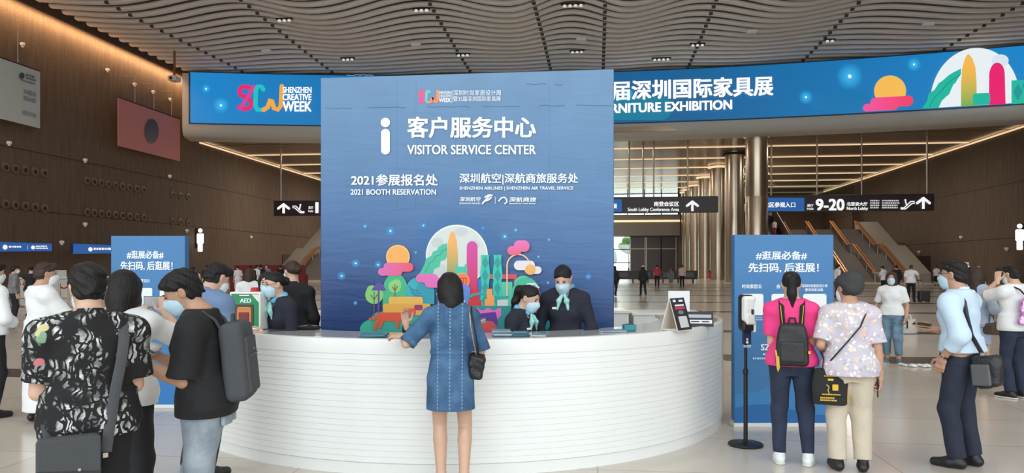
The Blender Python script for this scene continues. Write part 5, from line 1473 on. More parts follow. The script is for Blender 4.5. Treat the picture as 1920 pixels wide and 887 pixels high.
def pale_floral():
    m, nt, b = nodes_of('pale_floral_cloth'); tc = nt.nodes.new('ShaderNodeTexCoord'); o = tc.outputs['Object']
    b.inputs['Roughness'].default_value = .85
    w = tex(nt, 'Noise', 14, Detail=1); nt.links.new(o, w.inputs['Vector'])
    ad = nt.nodes.new('ShaderNodeVectorMath'); ad.operation = 'MULTIPLY_ADD'; nt.links.new(w.outputs['Color'], ad.inputs[0]); ad.inputs[1].default_value = (.06, .06, .06); nt.links.new(o, ad.inputs[2])
    v = tex(nt, 'Voronoi', 33); nt.links.new(ad.outputs[0], v.inputs['Vector'])
    sp = nt.nodes.new('ShaderNodeSeparateColor'); nt.links.new(v.outputs['Color'], sp.inputs[0])
    pick = ramp(nt, sp.outputs[0], [(0, srgb(196, 190, 206)), (.28, srgb(228, 214, 196)), (.5, srgb(236, 234, 230)), (.68, srgb(178, 172, 190)), (.84, srgb(226, 196, 166))]); pick.color_ramp.interpolation = 'CONSTANT'
    ring = ramp(nt, v.outputs['Distance'], [(.40, (1, 1, 1, 1)), (.50, (0, 0, 0, 1))]).outputs[0]
    c = mixc(nt, ring, srgb(196, 188, 198), pick.outputs[0])
    nt.links.new(c, b.inputs['Base Color']); return m
def denim(name, base, light, stitch=None):
    m, nt, b = nodes_of(name); tc = nt.nodes.new('ShaderNodeTexCoord'); o = tc.outputs['Object']
    b.inputs['Roughness'].default_value = .9
    n = tex(nt, 'Noise', 7, Detail=6); nt.links.new(o, n.inputs['Vector'])
    n2 = tex(nt, 'Noise', 260, Detail=1); nt.links.new(o, n2.inputs['Vector'])
    f = math2(nt, 'MULTIPLY_ADD', n2.outputs['Fac'], .5); nt.nodes[-1].inputs[2].default_value = -.25
    f = math2(nt, 'ADD', f, n.outputs['Fac'])
    c = ramp(nt, f, [(.3, base), (.75, light)]).outputs[0]
    if stitch:
        sp = nt.nodes.new('ShaderNodeSeparateXYZ'); nt.links.new(o, sp.inputs[0]); tot = None
        for x0, k in stitch:
            q = math2(nt, 'ABSOLUTE', math2(nt, 'SUBTRACT', sp.outputs['X'], x0), 0)
            tot = q if tot is None else math2(nt, 'MINIMUM', tot, q)
        wz = math2(nt, 'GREATER_THAN', math2(nt, 'FRACT', math2(nt, 'MULTIPLY', sp.outputs['Z'], 38), 0), .42)
        s_ = math2(nt, 'MULTIPLY', math2(nt, 'LESS_THAN', tot, .0042), wz)
        c = mixc(nt, s_, c, srgb(124, 152, 178))
    nt.links.new(c, b.inputs['Base Color'])
    bp = nt.nodes.new('ShaderNodeBump'); bp.inputs['Strength'].default_value = .35; bp.inputs['Distance'].default_value = .015
    nt.links.new(n.outputs['Fac'], bp.inputs['Height']); nt.links.new(bp.outputs['Normal'], b.inputs['Normal'])
    return m
BLACKC = cloth('black_cotton', (28, 28, 30)); NAVY = cloth('navy_uniform', (30, 33, 46)); WHITEC = cloth('white_cotton', (226, 228, 228), vary=.03)
DTROU = cloth('dark_trousers', (32, 34, 44)); LJEAN = denim('light_grey_denim', srgb(118, 130, 142), srgb(176, 186, 194)); BJEAN = denim('blue_denim', srgb(74, 104, 126), srgb(128, 156, 174)); DJEAN = denim('dark_denim', srgb(28, 36, 54), srgb(44, 54, 76))
SHOEB = mat('black_shoe', (26, 25, 26), .45); SHOEW = mat('white_shoe', (220, 222, 222), .5); SOLEW = mat('pale_sole', (206, 206, 202), .6)
BAGB = mat('black_leather', (30, 30, 32), .42, bump=.3, bscale=40); GREYBAG = cloth('charcoal_bag_cloth', (70, 73, 76), bscale=60, bump=.2)

def phone(B, s_, label, tilt=0.0, size=(.037, .076, .0045), c=BLACKP, off=.03):
    d, n, t, *_ = B.hd[s_]; w = B.wr[s_]
    R = np.stack([t, d, n], 1); p = w + d * .095 + n * (off)
    e = thing_at('phone', label, 'phone', B, p); Rm = Matrix(R.tolist())
    b = MB(); b.box((0, 0, 0), size, Rm, bev=.003); b.build('phone_body', c, e)
    b = MB(); b.box(Rm @ Vector((0, 0, size[2] + .0006)), (size[0] * .92, size[1] * .94, .0006), Rm); b.build('phone_screen', mat('phone_screen', (34, 36, 42), .08), e)
    return e
def strap_pts(B, pts): return [tuple(np.array(p) * B.sc) for p in pts]

# A: man in the black leaf shirt, nearest on the left
A = person('man in black leaf-print polo with grey strap, back to us, nearest at left', 168, 3.6, 4, H=1.655, build=1.1, head=(.12, .22), hair=('fluffy', HBLACK), mask=MASKW, skin=SKIN, vox=.0075,
    arms={'L': dict(w=(-.15, .27, 1.06), p=(-.3, -1, -.3), n=(.3, 0, 1)), 'R': dict(w=(.14, .28, 1.07), p=(.3, -1, -.3), n=(-.3, 0, 1))},
    top=('polo_shirt', dark_floral(), dict(sleeve=.80, ease=.022, hem=.85, collar=True, slip=.016)), bottom=('trousers', BLACKC, dict(ease=.014, hemr=.06)), shoes=SHOEB)
# his bag
Rz = Matrix.Rotation(A.e.rotation_euler.z, 3, 'Z')
e = thing_at('messenger_bag', 'grey messenger bag hanging behind the man in the leaf-print polo', 'bag', A, (-.10, -.20, .63))
sd = Sd(.01); sd.box((0, 0, .09), (.125, .035, .16), .02); sdobj('bag_body', sd, .008, GREYBAG, e)
sd = Sd(.01); sd.box((0, -.034, .15), (.128, .008, .095), .006, np.array(roty(.0))); sdobj('bag_flap', sd, .006, GREYBAG, e)
b = MB(); b.box((0, -.042, .085), (.127, .003, .012), Matrix.Rotation(.12, 3, 'Y')); b.build('flap_band', mat('bag_band', (44, 46, 48), .7), e)
for x, z in ((.04, .10), (-.10, .055)): b = MB(); b.lathe((x, -.047, z), [(.007, -.003), (.007, .002)], 12, axis='y'); b.build('snap', RODM, e, True)
b = MB(); Li = lambda p: (e.matrix_basis.inverted() @ wpt(A, p)); b.tube([Li(q) for q in ((.055, -.20, .79), (.075, -.165, .92), (.10, -.152, 1.08), (.125, -.158, 1.22), (.14, -.13, 1.33), (.135, -.055, 1.425), (.13, .02, 1.43))], .024, 8, flat=.22, hint=(1, 0, .3)); b.tube([Li(q) for q in ((-.16, -.19, .79), (-.19, -.10, .92), (-.16, .02, 1.0))], .02, 8, flat=.22); b.build('shoulder_strap', GREYBAG, e, True)
for x in (.052, -.155): b = MB(); b.box(tuple(Li((x, -.2, .775))), (.012, .006, .012), bev=.002); b.build('buckle', RODM, e)

# B: person with phone behind him
Bp = person('person in white top and black trousers lifting a phone behind the leaf-print man', 230, 4.5, -22, H=1.62, sex='f', build=.95, head=(.1, .12), hair=('bob', HBLACK), skin=SKIN, vox=.009,
    arms={'R': dict(w=(.16, .30, 1.40), p=(.9, -.1, -.9), d=(-.2, .3, .9), n=(-.3, 1, 0), curl=.8), 'L': dict(w=(-.05, .34, 1.34), p=(-.6, 0, -1), d=(.2, .3, .9), n=(.1, 1, 0), curl=.8)},
    top=('shirt', WHITEC, dict(sleeve=.85, ease=.026, hem=.84, collar=False)), bottom=('trousers', BLACKC, dict(ease=.014, knee=.016, hemr=.06)), shoes=SHOEB)
e = thing_at('phone', 'phone held up in landscape before the left blue board', 'phone', Bp, (.06, .40, 1.475))
b = MB(); b.box((0, 0, 0), (.078, .0045, .037), bev=.003); b.build('phone_body', BLACKP, e); b = MB(); b.box((0, -.0052, 0), (.073, .0006, .034)); b.build('phone_screen', mat('phone_lit_screen', (150, 156, 160), .2, emit=.25), e)

# C: man in black T-shirt reading
C_ = person('man in black t-shirt and grey jeans with charcoal backpack reading a paper', 388, 4.1, 76, H=1.64, build=1.08, lean=.10, head=(.10, .50), hair=('fluffy', HBLACK), mask=MASKB, skin=SKIN2, vox=.0075,
    arms={'L': dict(w=(-.13, .31, 1.16), p=(-.25, -1, -.5), n=(.6, 0, .8), curl=.5), 'R': dict(w=(.12, .33, 1.18), p=(.25, -1, -.5), n=(-.6, 0, .8), curl=.5)},
    legs={'L': dict(a=(-.11, -.06, .085)), 'R': dict(a=(.11, .10, .085))},
    top=('t_shirt', BLACKC, dict(sleeve=.92, ease=.026, hem=.86, slip=.02)), bottom=('jeans', LJEAN, dict(ease=.016, knee=.02, hemr=.066)), shoes=SHOEB)
for sx in (-1, 1):
    S_ = Sd(.01); S_.box((sx * .085, -.128, .865), (.052, .014, .062), .012, rotz(sx * .25)); sdobj('back_pocket', S_, .006, LJEAN, C_.e, C_.sc)
e = thing_at('newspaper', 'folded white paper in the hands of the man in black t-shirt', 'paper', C_, (-.02, .42, 1.235))
V = []; Fc = []
for i in range(9):
    for j in range(7): V.append((-.16 + .04 * i, -.13 + .045 * j, .012 * math.sin(i * .8) + .02 * (abs(i - 4) / 4) + .06 * (j - 3) / 6))
for i in range(8):
    for j in range(6): a = i * 7 + j; Fc.append((a, a + 7, a + 8, a + 1))
o = raw('paper_sheet', V, Fc, PAPER, e); md = o.modifiers.new('thickness', 'SOLIDIFY'); md.thickness = .012
o2 = raw('inner_sheet', [(x * .97, y * .97 - .01, z + .012) for x, y, z in V], Fc, mat('print_sheet', (206, 206, 202), .7, vary=.3, vscale=30), e); md = o2.modifiers.new('thickness', 'SOLIDIFY'); md.thickness = .004

def backpack(B, label, c, w, h, dep, zc, back, strapm, top_y=None, pocket=True, taper=0.0, lean=0.0, strap_w=.026, sx=.105):
    e = thing_at('backpack', label, 'backpack', B, (0, 0, 0)); k = B.sc
    def K(p): return tuple(np.array(B.T(p)) * k)
    R = B.R; c0 = np.array(B.T((0, back - dep, zc)))
    sd = Sd(.03); sd.box(c0, (w, dep, h), .045, R)
    if taper: sd.cut(c0 + R @ np.array([w, 0, h * .45]), R @ np.array([1, 0, taper]), .05); sd.cut(c0 + R @ np.array([-w, 0, h * .45]), R @ np.array([-1, 0, taper]), .05)
    sd.wrinkle(.002, 1, 4)
    sdobj('pack_body', sd, .0075, c, e, k)
    if pocket:
        sd = Sd(.02); sd.box(c0 + R @ np.array([0, -dep + .004, -h * .12]), (w * .80, .018, h * .72), .014, R); sdobj('front_pocket', sd, .0065, c, e, k)
        b = MB(); zz = h * .12; b.box(tuple((c0 + R @ np.array([0, -dep - .0155, zz])) * k), (w * .74, .002, .004), Matrix(R.tolist())); b.build('zip_line', mat('zip_black', (20, 20, 22), .4), e)
        b = MB(); b.box(tuple((c0 + R @ np.array([.02, -dep - .017, zz + .03])) * k), (.018, .0015, .0035), Matrix(R.tolist())); b.build('name_bar', mat('grey_bar', (150, 152, 155), .3, metal=.6), e)
    hb = MB(); hb.tube([K((-.03, back - dep * .9, zc + h - .005)), K((-.022, back - dep * .9, zc + h + .04)), K((.022, back - dep * .9, zc + h + .04)), K((.03, back - dep * .9, zc + h - .005))], .008, 8); hb.build('grab_handle', strapm, e, True)
    for s_ in (-1, 1):
        b = MB(); x = s_ * sx
        b.tube([K(q) for q in ((x * .9, back - .02, zc + h * .75), (x, -.115, 1.385), (x * 1.05, -.06, 1.442), (x * 1.08, .02, 1.435), (x * 1.14, .092, 1.37), (x * 1.2, .132, 1.26), (x * 1.35, .115, 1.15), (x * 1.62, .03, 1.06), (x * 1.45, -.09, zc - h * .6))], strap_w, 8, flat=.24, hint=(1, 0, 0)); b.build('shoulder_strap', strapm, e, True)
    return e, c0
backpack(C_, 'charcoal backpack with slanted front zip on the man in black t-shirt', GREYBAG, .150, .225, .07, 1.14, -.125, GREYBAG)

# D: man in blue polo
D_ = person('man in grey-blue polo looking down behind the man with backpack', 377, 5.75, -48, H=1.70, lean=.14, head=(-.1, .5), hair=('short', HBLACK), mask=MASKW, vox=.01,
    arms={'L': dict(w=(-.10, .28, 1.10), p=(-.6, -1, -.4)), 'R': dict(w=(.10, .28, 1.10), p=(.6, -1, -.4))},
    top=('polo_shirt', cloth('grey_blue_cotton', (104, 128, 160)), dict(sleeve=.8, ease=.022, collar=True)), bottom=('trousers', DTROU, dict(hemr=.06)), shoes=SHOEB)

# E: person in long white robe
E_ = person('person in long white robe and white mask standing left of the leaf-print man', 78, 7.8, -72, H=1.68, head=(-.1, .12), hair=('short', HBROWN), mask=MASKW, vox=.011, skin=SKIN2,
    arms={'L': dict(w=(-.16, .36, 1.16), p=(-.6, -1, -.6)), 'R': dict(w=(.14, .40, 1.12), p=(.6, -1, -.6))},
    top=('robe_top', WHITEC, dict(sleeve=1.75, ease=.034, hem=.95, neck=.058)), bottom=('robe_skirt', WHITEC, dict(waist=1.06, hem=.12, hr=.19, ease=.036, hy=.17)), shoes=SHOEB)
# F: person cut by the left frame edge
F_ = person('person in white shirt and black trousers cut by the left frame edge', -20, 8.0, -60, H=1.70, head=(0, .2), hair=('short', HBLACK), mask=MASKW, vox=.011,
    arms={'L': dict(w=(-.2, .22, 1.0)), 'R': dict(w=(.2, .22, 1.0))}, top=('shirt', WHITEC, dict(sleeve=1.6, ease=.024, collar=True, hem=.90)), bottom=('trousers', BLACKC, dict(hemr=.06)), shoes=SHOEB)

# G: woman in the denim dress
DRESS = denim('denim_dress_cloth', srgb(44, 76, 112), srgb(84, 122, 158), [(-.088, 0.0), (0.0, 0.0), (.088, 0.0)])
def dress(B):
    S_ = top_sd(B, hem=.5, sleeve=1.0, ease=.017, collar=True, slip=.014)
    S_.ops = [q for q in S_.ops]
    T = Sd(.03); T.loft([(.60, 0, -.004, .190, .150), (.74, 0, -.012, .183, .140), (.88, 0, -.014, .182, .133), (.98, 0, -.006, .170, .124), (1.03, 0, -.002, .156, .117), (1.10, 0, 0, .147, .113), (1.19, 0, .004, .145, .116)])
    U = top_sd(B, hem=1.08, sleeve=.98, ease=.017, collar=True, slip=.016, wr=.003)
    W = Sd(.03); W.lo = np.minimum(T.lo, U.lo); W.hi = np.maximum(T.hi, U.hi)
    def fn(P):
        a = T.val(P); c = U.val(P); k = .04; h = np.maximum(k - np.abs(a - c), 0) / k; return np.minimum(a, c) - h * h * k * .25
    W.put(fn, 'u', .03); W.wrinkle(.0035, 1.1, 6); W.cut((0, 0, .635), (0, 0, -1))
    sdobj('denim_dress', W, .0065, DRESS, B.e, B.sc)
    for s_ in 'LR':
        sh, e, w = B.sh[s_], B.el[s_], B.wr[s_]; u = nrm(e - sh); p = e - u * .055
        K = Sd(.01); K.cone(p, p + u * .04, .068, .067, flat=0.0, flat0=0.0); K.cone(p - u * .05, p + u * .1, .046, .046, op='s'); sdobj('rolled_cuff', K, .0055, denim('denim_cuff', srgb(62, 92, 126), srgb(104, 138, 168)) if 'denim_cuff' not in bpy.data.materials else bpy.data.materials['denim_cuff'], B.e, B.sc)
    for i, x in enumerate((-.052, .052)): child_mb(B, 'collar_point', DRESS, lambda b: b.box((x, .085, 1.432), (.03, .006, .02), Matrix.Rotation(-.5, 3, 'X'), bev=.003))
    child_mb(B, 'hem_band', DRESS, lambda b: b.lathe((0, -.006, 0), [(.001, .6352)] * 2, 3)) if False else None
G = person('woman in blue denim dress leaning on the white counter, seen from behind', 845, 5.42, -3, H=1.60, sex='f', build=.91, lean=.07, head=(.05, .22, -.10), hair=('bob', HBLACK), vox=.0075, skin=SKIN,
    arms={'L': dict(w=(-.385, .20, 1.175), p=(-.5, -.6, -.7), d=(-.85, .45, .05), n=(.1, .2, -1), curl=.5), 'R': dict(w=(.17, .27, 1.155), p=(.3, -1, -.4), d=(0, 1, .05), n=(0, .1, -1), curl=.3)},
    legs={'L': dict(a=(-.075, .02, .10)), 'R': dict(a=(.105, -.05, .115))}, extra=dress)
for s_ in 'LR':
    shoe(G, s_, SHOEB, G.e, .006, G.sc, low=1.0)
    a = G.an[s_]; child_mb(G, 'ankle_strap', SHOEB, lambda b: b.tube([tuple(a + np.array([.040 * math.cos(q), .046 * math.sin(q) - .003, .0])) for q in [2 * PI * i / 16 for i in range(17)]], .006, 6))
# quilted bag
hipw = (.205, -.035, .965)
e = thing_at('shoulder_bag', 'black quilted leather bag with chain strap on the woman in denim dress', 'bag', G, hipw)
sd = Sd(.015); sd.box((0, 0, 0), (.052, .075, .085), .028, rotx(.12) @ roty(.18)); sd.wrinkle(.004, 2.6, 2); sdobj('bag_body', sd, .005, BAGB, e)
sd = Sd(.01); sd.box((.0, .0, .045), (.057, .079, .042), .02, rotx(.12) @ roty(.18)); sd.wrinkle(.003, 2.8, 5); sdobj('bag_flap', sd, .005, BAGB, e)
Li = lambda p: (e.matrix_basis.inverted() @ wpt(G, p))
CHM = mat('chain_metal', (176, 150, 140), .35, metal=.7)
b = MB(); pts = [Li(q) for q in ((.20, -.075, 1.06), (.178, -.105, 1.17), (.160, -.115, 1.28), (.150, -.085, 1.385), (.150, -.01, 1.425), (.155, .06, 1.38))]
for i in range(len(pts) - 1):
    for j in range(5):
        p0 = pts[i].lerp(pts[i + 1], j / 5); p1 = pts[i].lerp(pts[i + 1], (j + 1.2) / 5); b.tube([p0, p1], .0055 if j % 2 else .0038, 6)
b.build('chain_strap', CHM, e, True); b = MB(); b.tube([Li(q) for q in ((.215, -.03, 1.06), (.205, -.06, 1.17), (.185, -.08, 1.28), (.165, -.06, 1.39), (.160, .0, 1.425))], .007, 6); b.build('leather_strap', BAGB, e, True)

# counter staff in navy with blue scarves
SCARF = mat('blue_silk_scarf', (96, 168, 206), .45, vary=.3, vscale=18); SCARF2 = mat('mint_silk_scarf', (150, 204, 196), .45, vary=.2, vscale=18)
def scarf(B, ends=True, badge=.07):
    S_ = Sd(.015); T = B.T
    S_.cone(T((-.055, -.03, 1.462)), T((-.02, .075, 1.425)), .03, .024); S_.cone(T((.055, -.03, 1.462)), T((.02, .075, 1.425)), .03, .024); S_.cone(T((-.055, -.03, 1.462)), T((.055, -.03, 1.462)), .03, .03); S_.cone(T((-.05, .02, 1.435)), T((.05, .02, 1.435)), .028, .028)
    S_.wrinkle(.004, 2.2, 1); sdobj('neck_scarf', S_, .006, SCARF, B.e, B.sc)
    if ends:
        for sx in (-1, 1):
            S_ = Sd(.012); S_.cone(T((sx * .01, .105, 1.415)), T((sx * .035, .135, 1.35)), .012, .024); S_.cone(T((sx * .035, .135, 1.35)), T((sx * .05, .142, 1.27)), .024, .007); S_.wrinkle(.003, 2.5, sx + 2); sdobj('scarf_end', S_, .006, SCARF2, B.e, B.sc)
    child_mb(B, 'name_badge', PAPER, lambda b: b.box(tuple(B.T((badge, .134, 1.285))), (.032, .004, .010), Matrix((B.R @ rotx(.18) @ rotz(-.25)).tolist()), bev=.002))
UNI = ('uniform_jacket', NAVY, dict(sleeve=1.86, ease=.018, hem=.86, vneck=.06)); UTR = ('trousers', NAVY, dict(hemr=.06))
person('staff woman in navy with mask and low bun leaning beside the AED cabinet', 541, 6.85, 118, H=1.60, sex='f', lean=.20, head=(-.05, .12), hair=('bun', HBLACK), mask=MASKB, glasses=True, vox=.009,
    arms={'L': dict(w=(-.14, .32, 1.10)), 'R': dict(w=(.12, .30, 1.10))}, top=UNI, bottom=UTR, shoes=SHOEB, extra=scarf)
person('staff woman with mask and loose dark hair behind the AED cabinet', 503, 7.65, 160, H=1.58, sex='f', head=(.1, .05), hair=('shoulder', HBLACK), mask=MASKB, vox=.010, top=UNI, bottom=UTR, shoes=SHOEB)
person('person in dark suit with brown hair bun seen from behind at the left counter', 549, 8.0, -12, H=1.70, sex='f', head=(.75, .05), hair=('bun', HBROWN), mask=MASKW, vox=.010, top=('jacket', BLACKC, dict(sleeve=1.86, ease=.022, collar=True)), bottom=UTR, shoes=SHOEB)
SEATL = dict(legs={'L': dict(a=(-.12, .34, .085)), 'R': dict(a=(.12, .34, .085))})
K_ = person('seated staff in navy hidden behind the denim dress woman, hand raised', 836, 6.62, 178, H=1.60, sex='f', drop=.10, lean=.06, head=(0, .25), hair=('bun', HBLACK), mask=MASKB, vox=.010,
    arms={'R': dict(w=(.36, .18, 1.20), p=(.8, -.2, -1), d=(.15, .1, 1), n=(-.6, .8, 0), curl=.5), 'L': dict(w=(-.29, .26, 1.13), p=(-.8, -.2, -1), d=(.2, .8, -.1), n=(.2, 0, -1), curl=1.1)},
    legs={'L': dict(a=(-.12, .12, .085)), 'R': dict(a=(.12, .12, .085))}, top=UNI, bottom=UTR, shoes=SHOEB, extra=scarf)
e = thing_at('booklet', 'dark grey booklet held over the counter right of the denim dress woman', 'booklet', K_, (-.30, .30, 1.235))
b = MB(); b.box((0, 0, 0), (.075, .05, .006), Matrix.Rotation(.25, 3, 'Y') @ Matrix.Rotation(.35, 3, 'X'), bev=.002); b.build('booklet_cover', mat('slate_cover', (84, 96, 110), .5), e)
b = MB(); b.box((0, 0, -.009), (.072, .047, .003), Matrix.Rotation(.25, 3, 'Y') @ Matrix.Rotation(.35, 3, 'X')); b.build('booklet_pages', PAPER, e)
L_ = person('staff woman with ponytail and blue scarf sitting behind the leaflet stacks', 972, 6.72, -122, H=1.60, sex='f', drop=.12, lean=.10, head=(.05, .42), hair=('pony', HBLACK), mask=MASKB, vox=.0085,
    arms={'L': dict(w=(-.12, .26, 1.0)), 'R': dict(w=(.12, .26, 1.0))}, legs={'L': dict(a=(-.12, .12, .085)), 'R': dict(a=(.12, .12, .085))}, top=UNI, bottom=UTR, shoes=SHOEB, extra=scarf)
M_ = person('standing staff woman looking down with mint scarf before the blue panel', 1060, 6.85, 172, H=1.68, sex='f', lean=.08, head=(-.08, .58), hair=('bun', HBLACK), mask=MASKB, vox=.0085,
    arms={'L': dict(w=(-.17, .24, .98), p=(-.6, -1, -.2)), 'R': dict(w=(.17, .24, .98), p=(.6, -1, -.2))}, top=UNI, bottom=UTR, shoes=SHOEB, extra=scarf)

# N: woman in pink
N_ = person('woman in pink shirt with ponytail and black backpack facing the right board', 1484, 6.15, 2, H=1.60, sex='f', build=.98, head=(0, .15), hair=('pony', HBLACK), vox=.0075,
    arms={'L': dict(w=(-.12, .25, 1.10), p=(-.2, -1, -.4)), 'R': dict(w=(.12, .25, 1.12), p=(.2, -1, -.4))}, legs={'L': dict(a=(-.10, -.02, .085), toe=.1), 'R': dict(a=(.135, -.02, .085), toe=-.2)},
    top=('pink_shirt', cloth('hot_pink_cotton', (232, 62, 130)), dict(sleeve=.78, ease=.02, hem=.87, flare=.10, slip=.018)), bottom=('jeans', DJEAN, dict(ease=.012, knee=.014, hemr=.052, hem=.10)), shoes=SHOEW, sole=SOLEW)
e, c0 = backpack(N_, 'small black backpack with yellow tassel on the woman in pink', cloth('black_nylon', (34, 34, 35), rough=.5), .136, .188, .05, 1.065, -.108, BLACKC, pocket=False, taper=.35, strap_w=.02, sx=.085)
sd = Sd(.02); sd.box(c0 + N_.R @ np.array([0, -.045, -.06]), (.10, .016, .09), .016, N_.R); sdobj('front_pocket', sd, .006, cloth('black_nylon', (34, 34, 35)), e, N_.sc)
YEL = mat('yellow_webbing', (206, 170, 60), .6)
b = MB(); b.tube([tuple((c0 + np.array(q)) * N_.sc) for q in ((-.134, -.03, -.05), (-.126, -.056, -.10), (-.120, -.05, -.20), (-.116, -.05, -.23), (-.108, -.05, -.20), (-.114, -.056, -.10))], .007, 6, flat=.5); b.build('tassel', YEL, e, True)
b = MB(); b.box(tuple((c0 + np.array([.136, -.02, -.06])) * N_.sc), (.010, .03, .012), bev=.003); b.build('side_buckle', YEL, e)
for sx in (-1, 1): child_mb(N_, 'hair_clip', mat('silver_clip', (206, 206, 210), .2, metal=.8), lambda b: b.box(tuple(N_.h((sx * .016, -.155, .052))), (.011, .004, .005), bev=.001))
for sx in (-1, 1):
    b = MB(); k = N_.sc; b.tube([tuple(np.array(q) * k) for q in ((sx * .078, -.150, 1.24), (sx * .088, -.138, 1.33), (sx * .094, -.115, 1.40))], .006, 6, flat=.6); b.build('strap_edge', YEL, e, True)

# O: older woman, pale floral blouse
O_ = person('older person in pale floral blouse and dark cap holding a black tote, right board', 1593, 5.95, 10, H=1.575, sex='f', build=1.08, head=(.5, .1), hair=('fluffy', HGREY), mask=MASKW, vox=.0075, skin=SKIN2,
    arms={'L': dict(w=(-.20, .16, 1.02), p=(-.3, -1, -.2)), 'R': dict(w=(.245, .0, .80), p=(.4, -1, -.2), d=(.05, .15, -1), curl=.9)},
    top=('blouse', pale_floral(), dict(sleeve=.86, ease=.026, hem=.83, flare=.10, slip=.016, collar=False, neck=.056)), bottom=('trousers', cloth('beige_cotton', (196, 184, 164)), dict(ease=.02, knee=.026, hemr=.072, hem=.10)), shoes=SHOEB)
S_ = Sd(.03); S_.ell(O_.h((0, -.035, .055)), (.104, .128, .076), O_.H @ rotx(-.18)); S_.cone(O_.h((-.06, .05, .035)), O_.h((.06, .05, .035)), .03, .03); S_.ell(O_.h((0, -.08, .005)), (.092, .085, .08), O_.H); S_.wrinkle(.004, 1.6, 3); sdobj('soft_cap', S_, .007, cloth('charcoal_felt', (56, 57, 58), bscale=40), O_.e, O_.sc)
phone(O_, 'R', 'dark phone in the lowered hand of the person in floral blouse', off=.022)
TOTE = cloth('black_tote_cloth', (34, 34, 34)); tp = (-.17, -.055, .565)
e = thing_at('tote_bag', 'black tote bag with yellow print between pink shirt and floral blouse', 'bag', O_, tp)
V = []; Fc = []
sd = Sd(.02); sd.loft([(.0, 0, 0, .128, .05), (.10, 0, 0, .138, .058), (.22, 0, 0, .134, .05), (.30, 0, 0, .122, .03)]); sd.box((0, 0, .15), (.145, .06, .15), .03, op='i'); sd.wrinkle(.003, 1, 2)
sdobj('tote_body', sd, .0065, TOTE, e)
b = MB(); b.prism([(.128, -.02, .02), (.142, .03, .04), (.138, .035, .26), (.122, -.002, .24)], (.006, -.004, 0)); b.build('yellow_gusset', YEL, e)
Li = lambda p: (e.matrix_basis.inverted() @ wpt(O_, p))
for sx in (-.06, .05):
    b = MB(); b.tube([(sx, -.028, .285), (sx * .8 - .0, -.02, .38), Li((-.245, .02, 1.05)), (sx * .8, .02, .38), (sx, .028, .285)], .011, 6, flat=.3); b.build('carry_handle', TOTE, e, True)
Rt = Matrix.Rotation(e.rotation_euler.z, 3, 'Z'); Lt = Vector(e.location)
tm = lambda x, y, off=0.0: Lt + Rt @ Vector((-.11 + .22 * x, -.0605 - off + (.012 if y < .35 else 0), .285 - .27 * y))
P = Print(tm, .0004, .004); YC = srgb(214, 176, 50)
bars(P, .28, .15, .72, .20, 1, YC, 3); P.rrect(.40, .24, .60, .30, .02, YC); P.rrect(.55, .40, .75, .58, .02, YC); P.stroke([(.36, .42), (.44, .48), (.40, .58), (.44, .66)], .03, YC); bars(P, .20, .68, .82, .74, 1, YC, 4); bars(P, .14, .78, .70, .92, 2, YC, 6); P.build('tote_print', e)
# diagonal strap of a small cross-body bag
e2 = thing_at('crossbody_strap', 'thin dark cross-body strap over the back of the floral blouse', 'strap', O_, (0, 0, 1.0)); Li = lambda p: (e2.matrix_basis.inverted() @ wpt(O_, p))
b = MB(); b.tube([Li(q) for q in ((.135, .03, 1.425), (.125, -.085, 1.40), (.06, -.152, 1.26), (-.05, -.158, 1.12), (-.13, -.150, 1.02), (-.19, -.10, .93), (-.205, .0, .88))], .007, 6, flat=.6); b.build('strap_band', BAGB, e2, True)

# P: woman in white t-shirt
P_ = person('woman in white t-shirt, mask and blue jeans facing us on the right floor', 1672, 12.45, 172, H=1.545, sex='f', build=1.05, head=(0, 0), hair=('shoulder', HBROWN), mask=MASKB, vox=.0105, skin=SKIN2,
    arms={'L': dict(w=(-.25, .08, .86), curl=.9), 'R': dict(w=(.26, .06, .88))}, legs={'L': dict(a=(-.12, .02, .085)), 'R': dict(a=(.08, -.05, .085))},
    top=('t_shirt', WHITEC, dict(sleeve=.8, ease=.022, hem=.90, neck=.075)), bottom=('jeans', BJEAN, dict(ease=.016, knee=.026, hemr=.062, hem=.17)), shoes=mat('grey_blue_shoe', (96, 110, 120), .6), sole=SOLEW)
e = thing_at('ring_handle', 'dark ring-shaped object in the hand of the woman in white t-shirt', 'handheld item', P_, (-.27, .12, .74)); b = MB(); b.tube([(.0, .045 * math.cos(a), .06 * math.sin(a)) for a in [2 * PI * i / 16 for i in range(17)]], .009, 7); b.build('ring_body', BAGB, e, True)
# Q: man in light blue shirt
Q_ = person('man in light blue shirt and navy trousers with mask and glasses, looking left', 1804, 6.05, 68, H=1.69, lean=.06, head=(.02, .02), hair=('short', HBLACK), mask=MASKB, glasses=True, vox=.0075, skin=SKIN2,
    arms={'L': dict(w=(-.215, .06, .90), p=(-.5, -1, -.2), d=(.2, .35, -.9), curl=.6), 'R': dict(w=(.14, .28, 1.10), p=(.5, -1, -.6), n=(-.3, .1, 1), d=(-.1, 1, .1), curl=.5)},
    legs={'L': dict(a=(-.10, .0, .085), toe=.1), 'R': dict(a=(.10, -.05, .085))},
    top=('dress_shirt', cloth('light_blue_cotton', (196, 218, 236), vary=.03), dict(sleeve=1.55, ease=.030, hem=.95, collar=True)), bottom=('trousers', cloth('navy_wool', (34, 40, 56)), dict(ease=.014, knee=.02, hemr=.066, waist=1.05)), shoes=SHOEB)
phone(Q_, 'R', 'black phone in the raised hand of the man in light blue shirt', c=mat('gold_phone', (196, 176, 130), .3))
child_mb(Q_, 'belt', BAGB, lambda b: b.lathe((0, 0, 0), [(.001, .955), (.001, .956)], 4)) if False else None
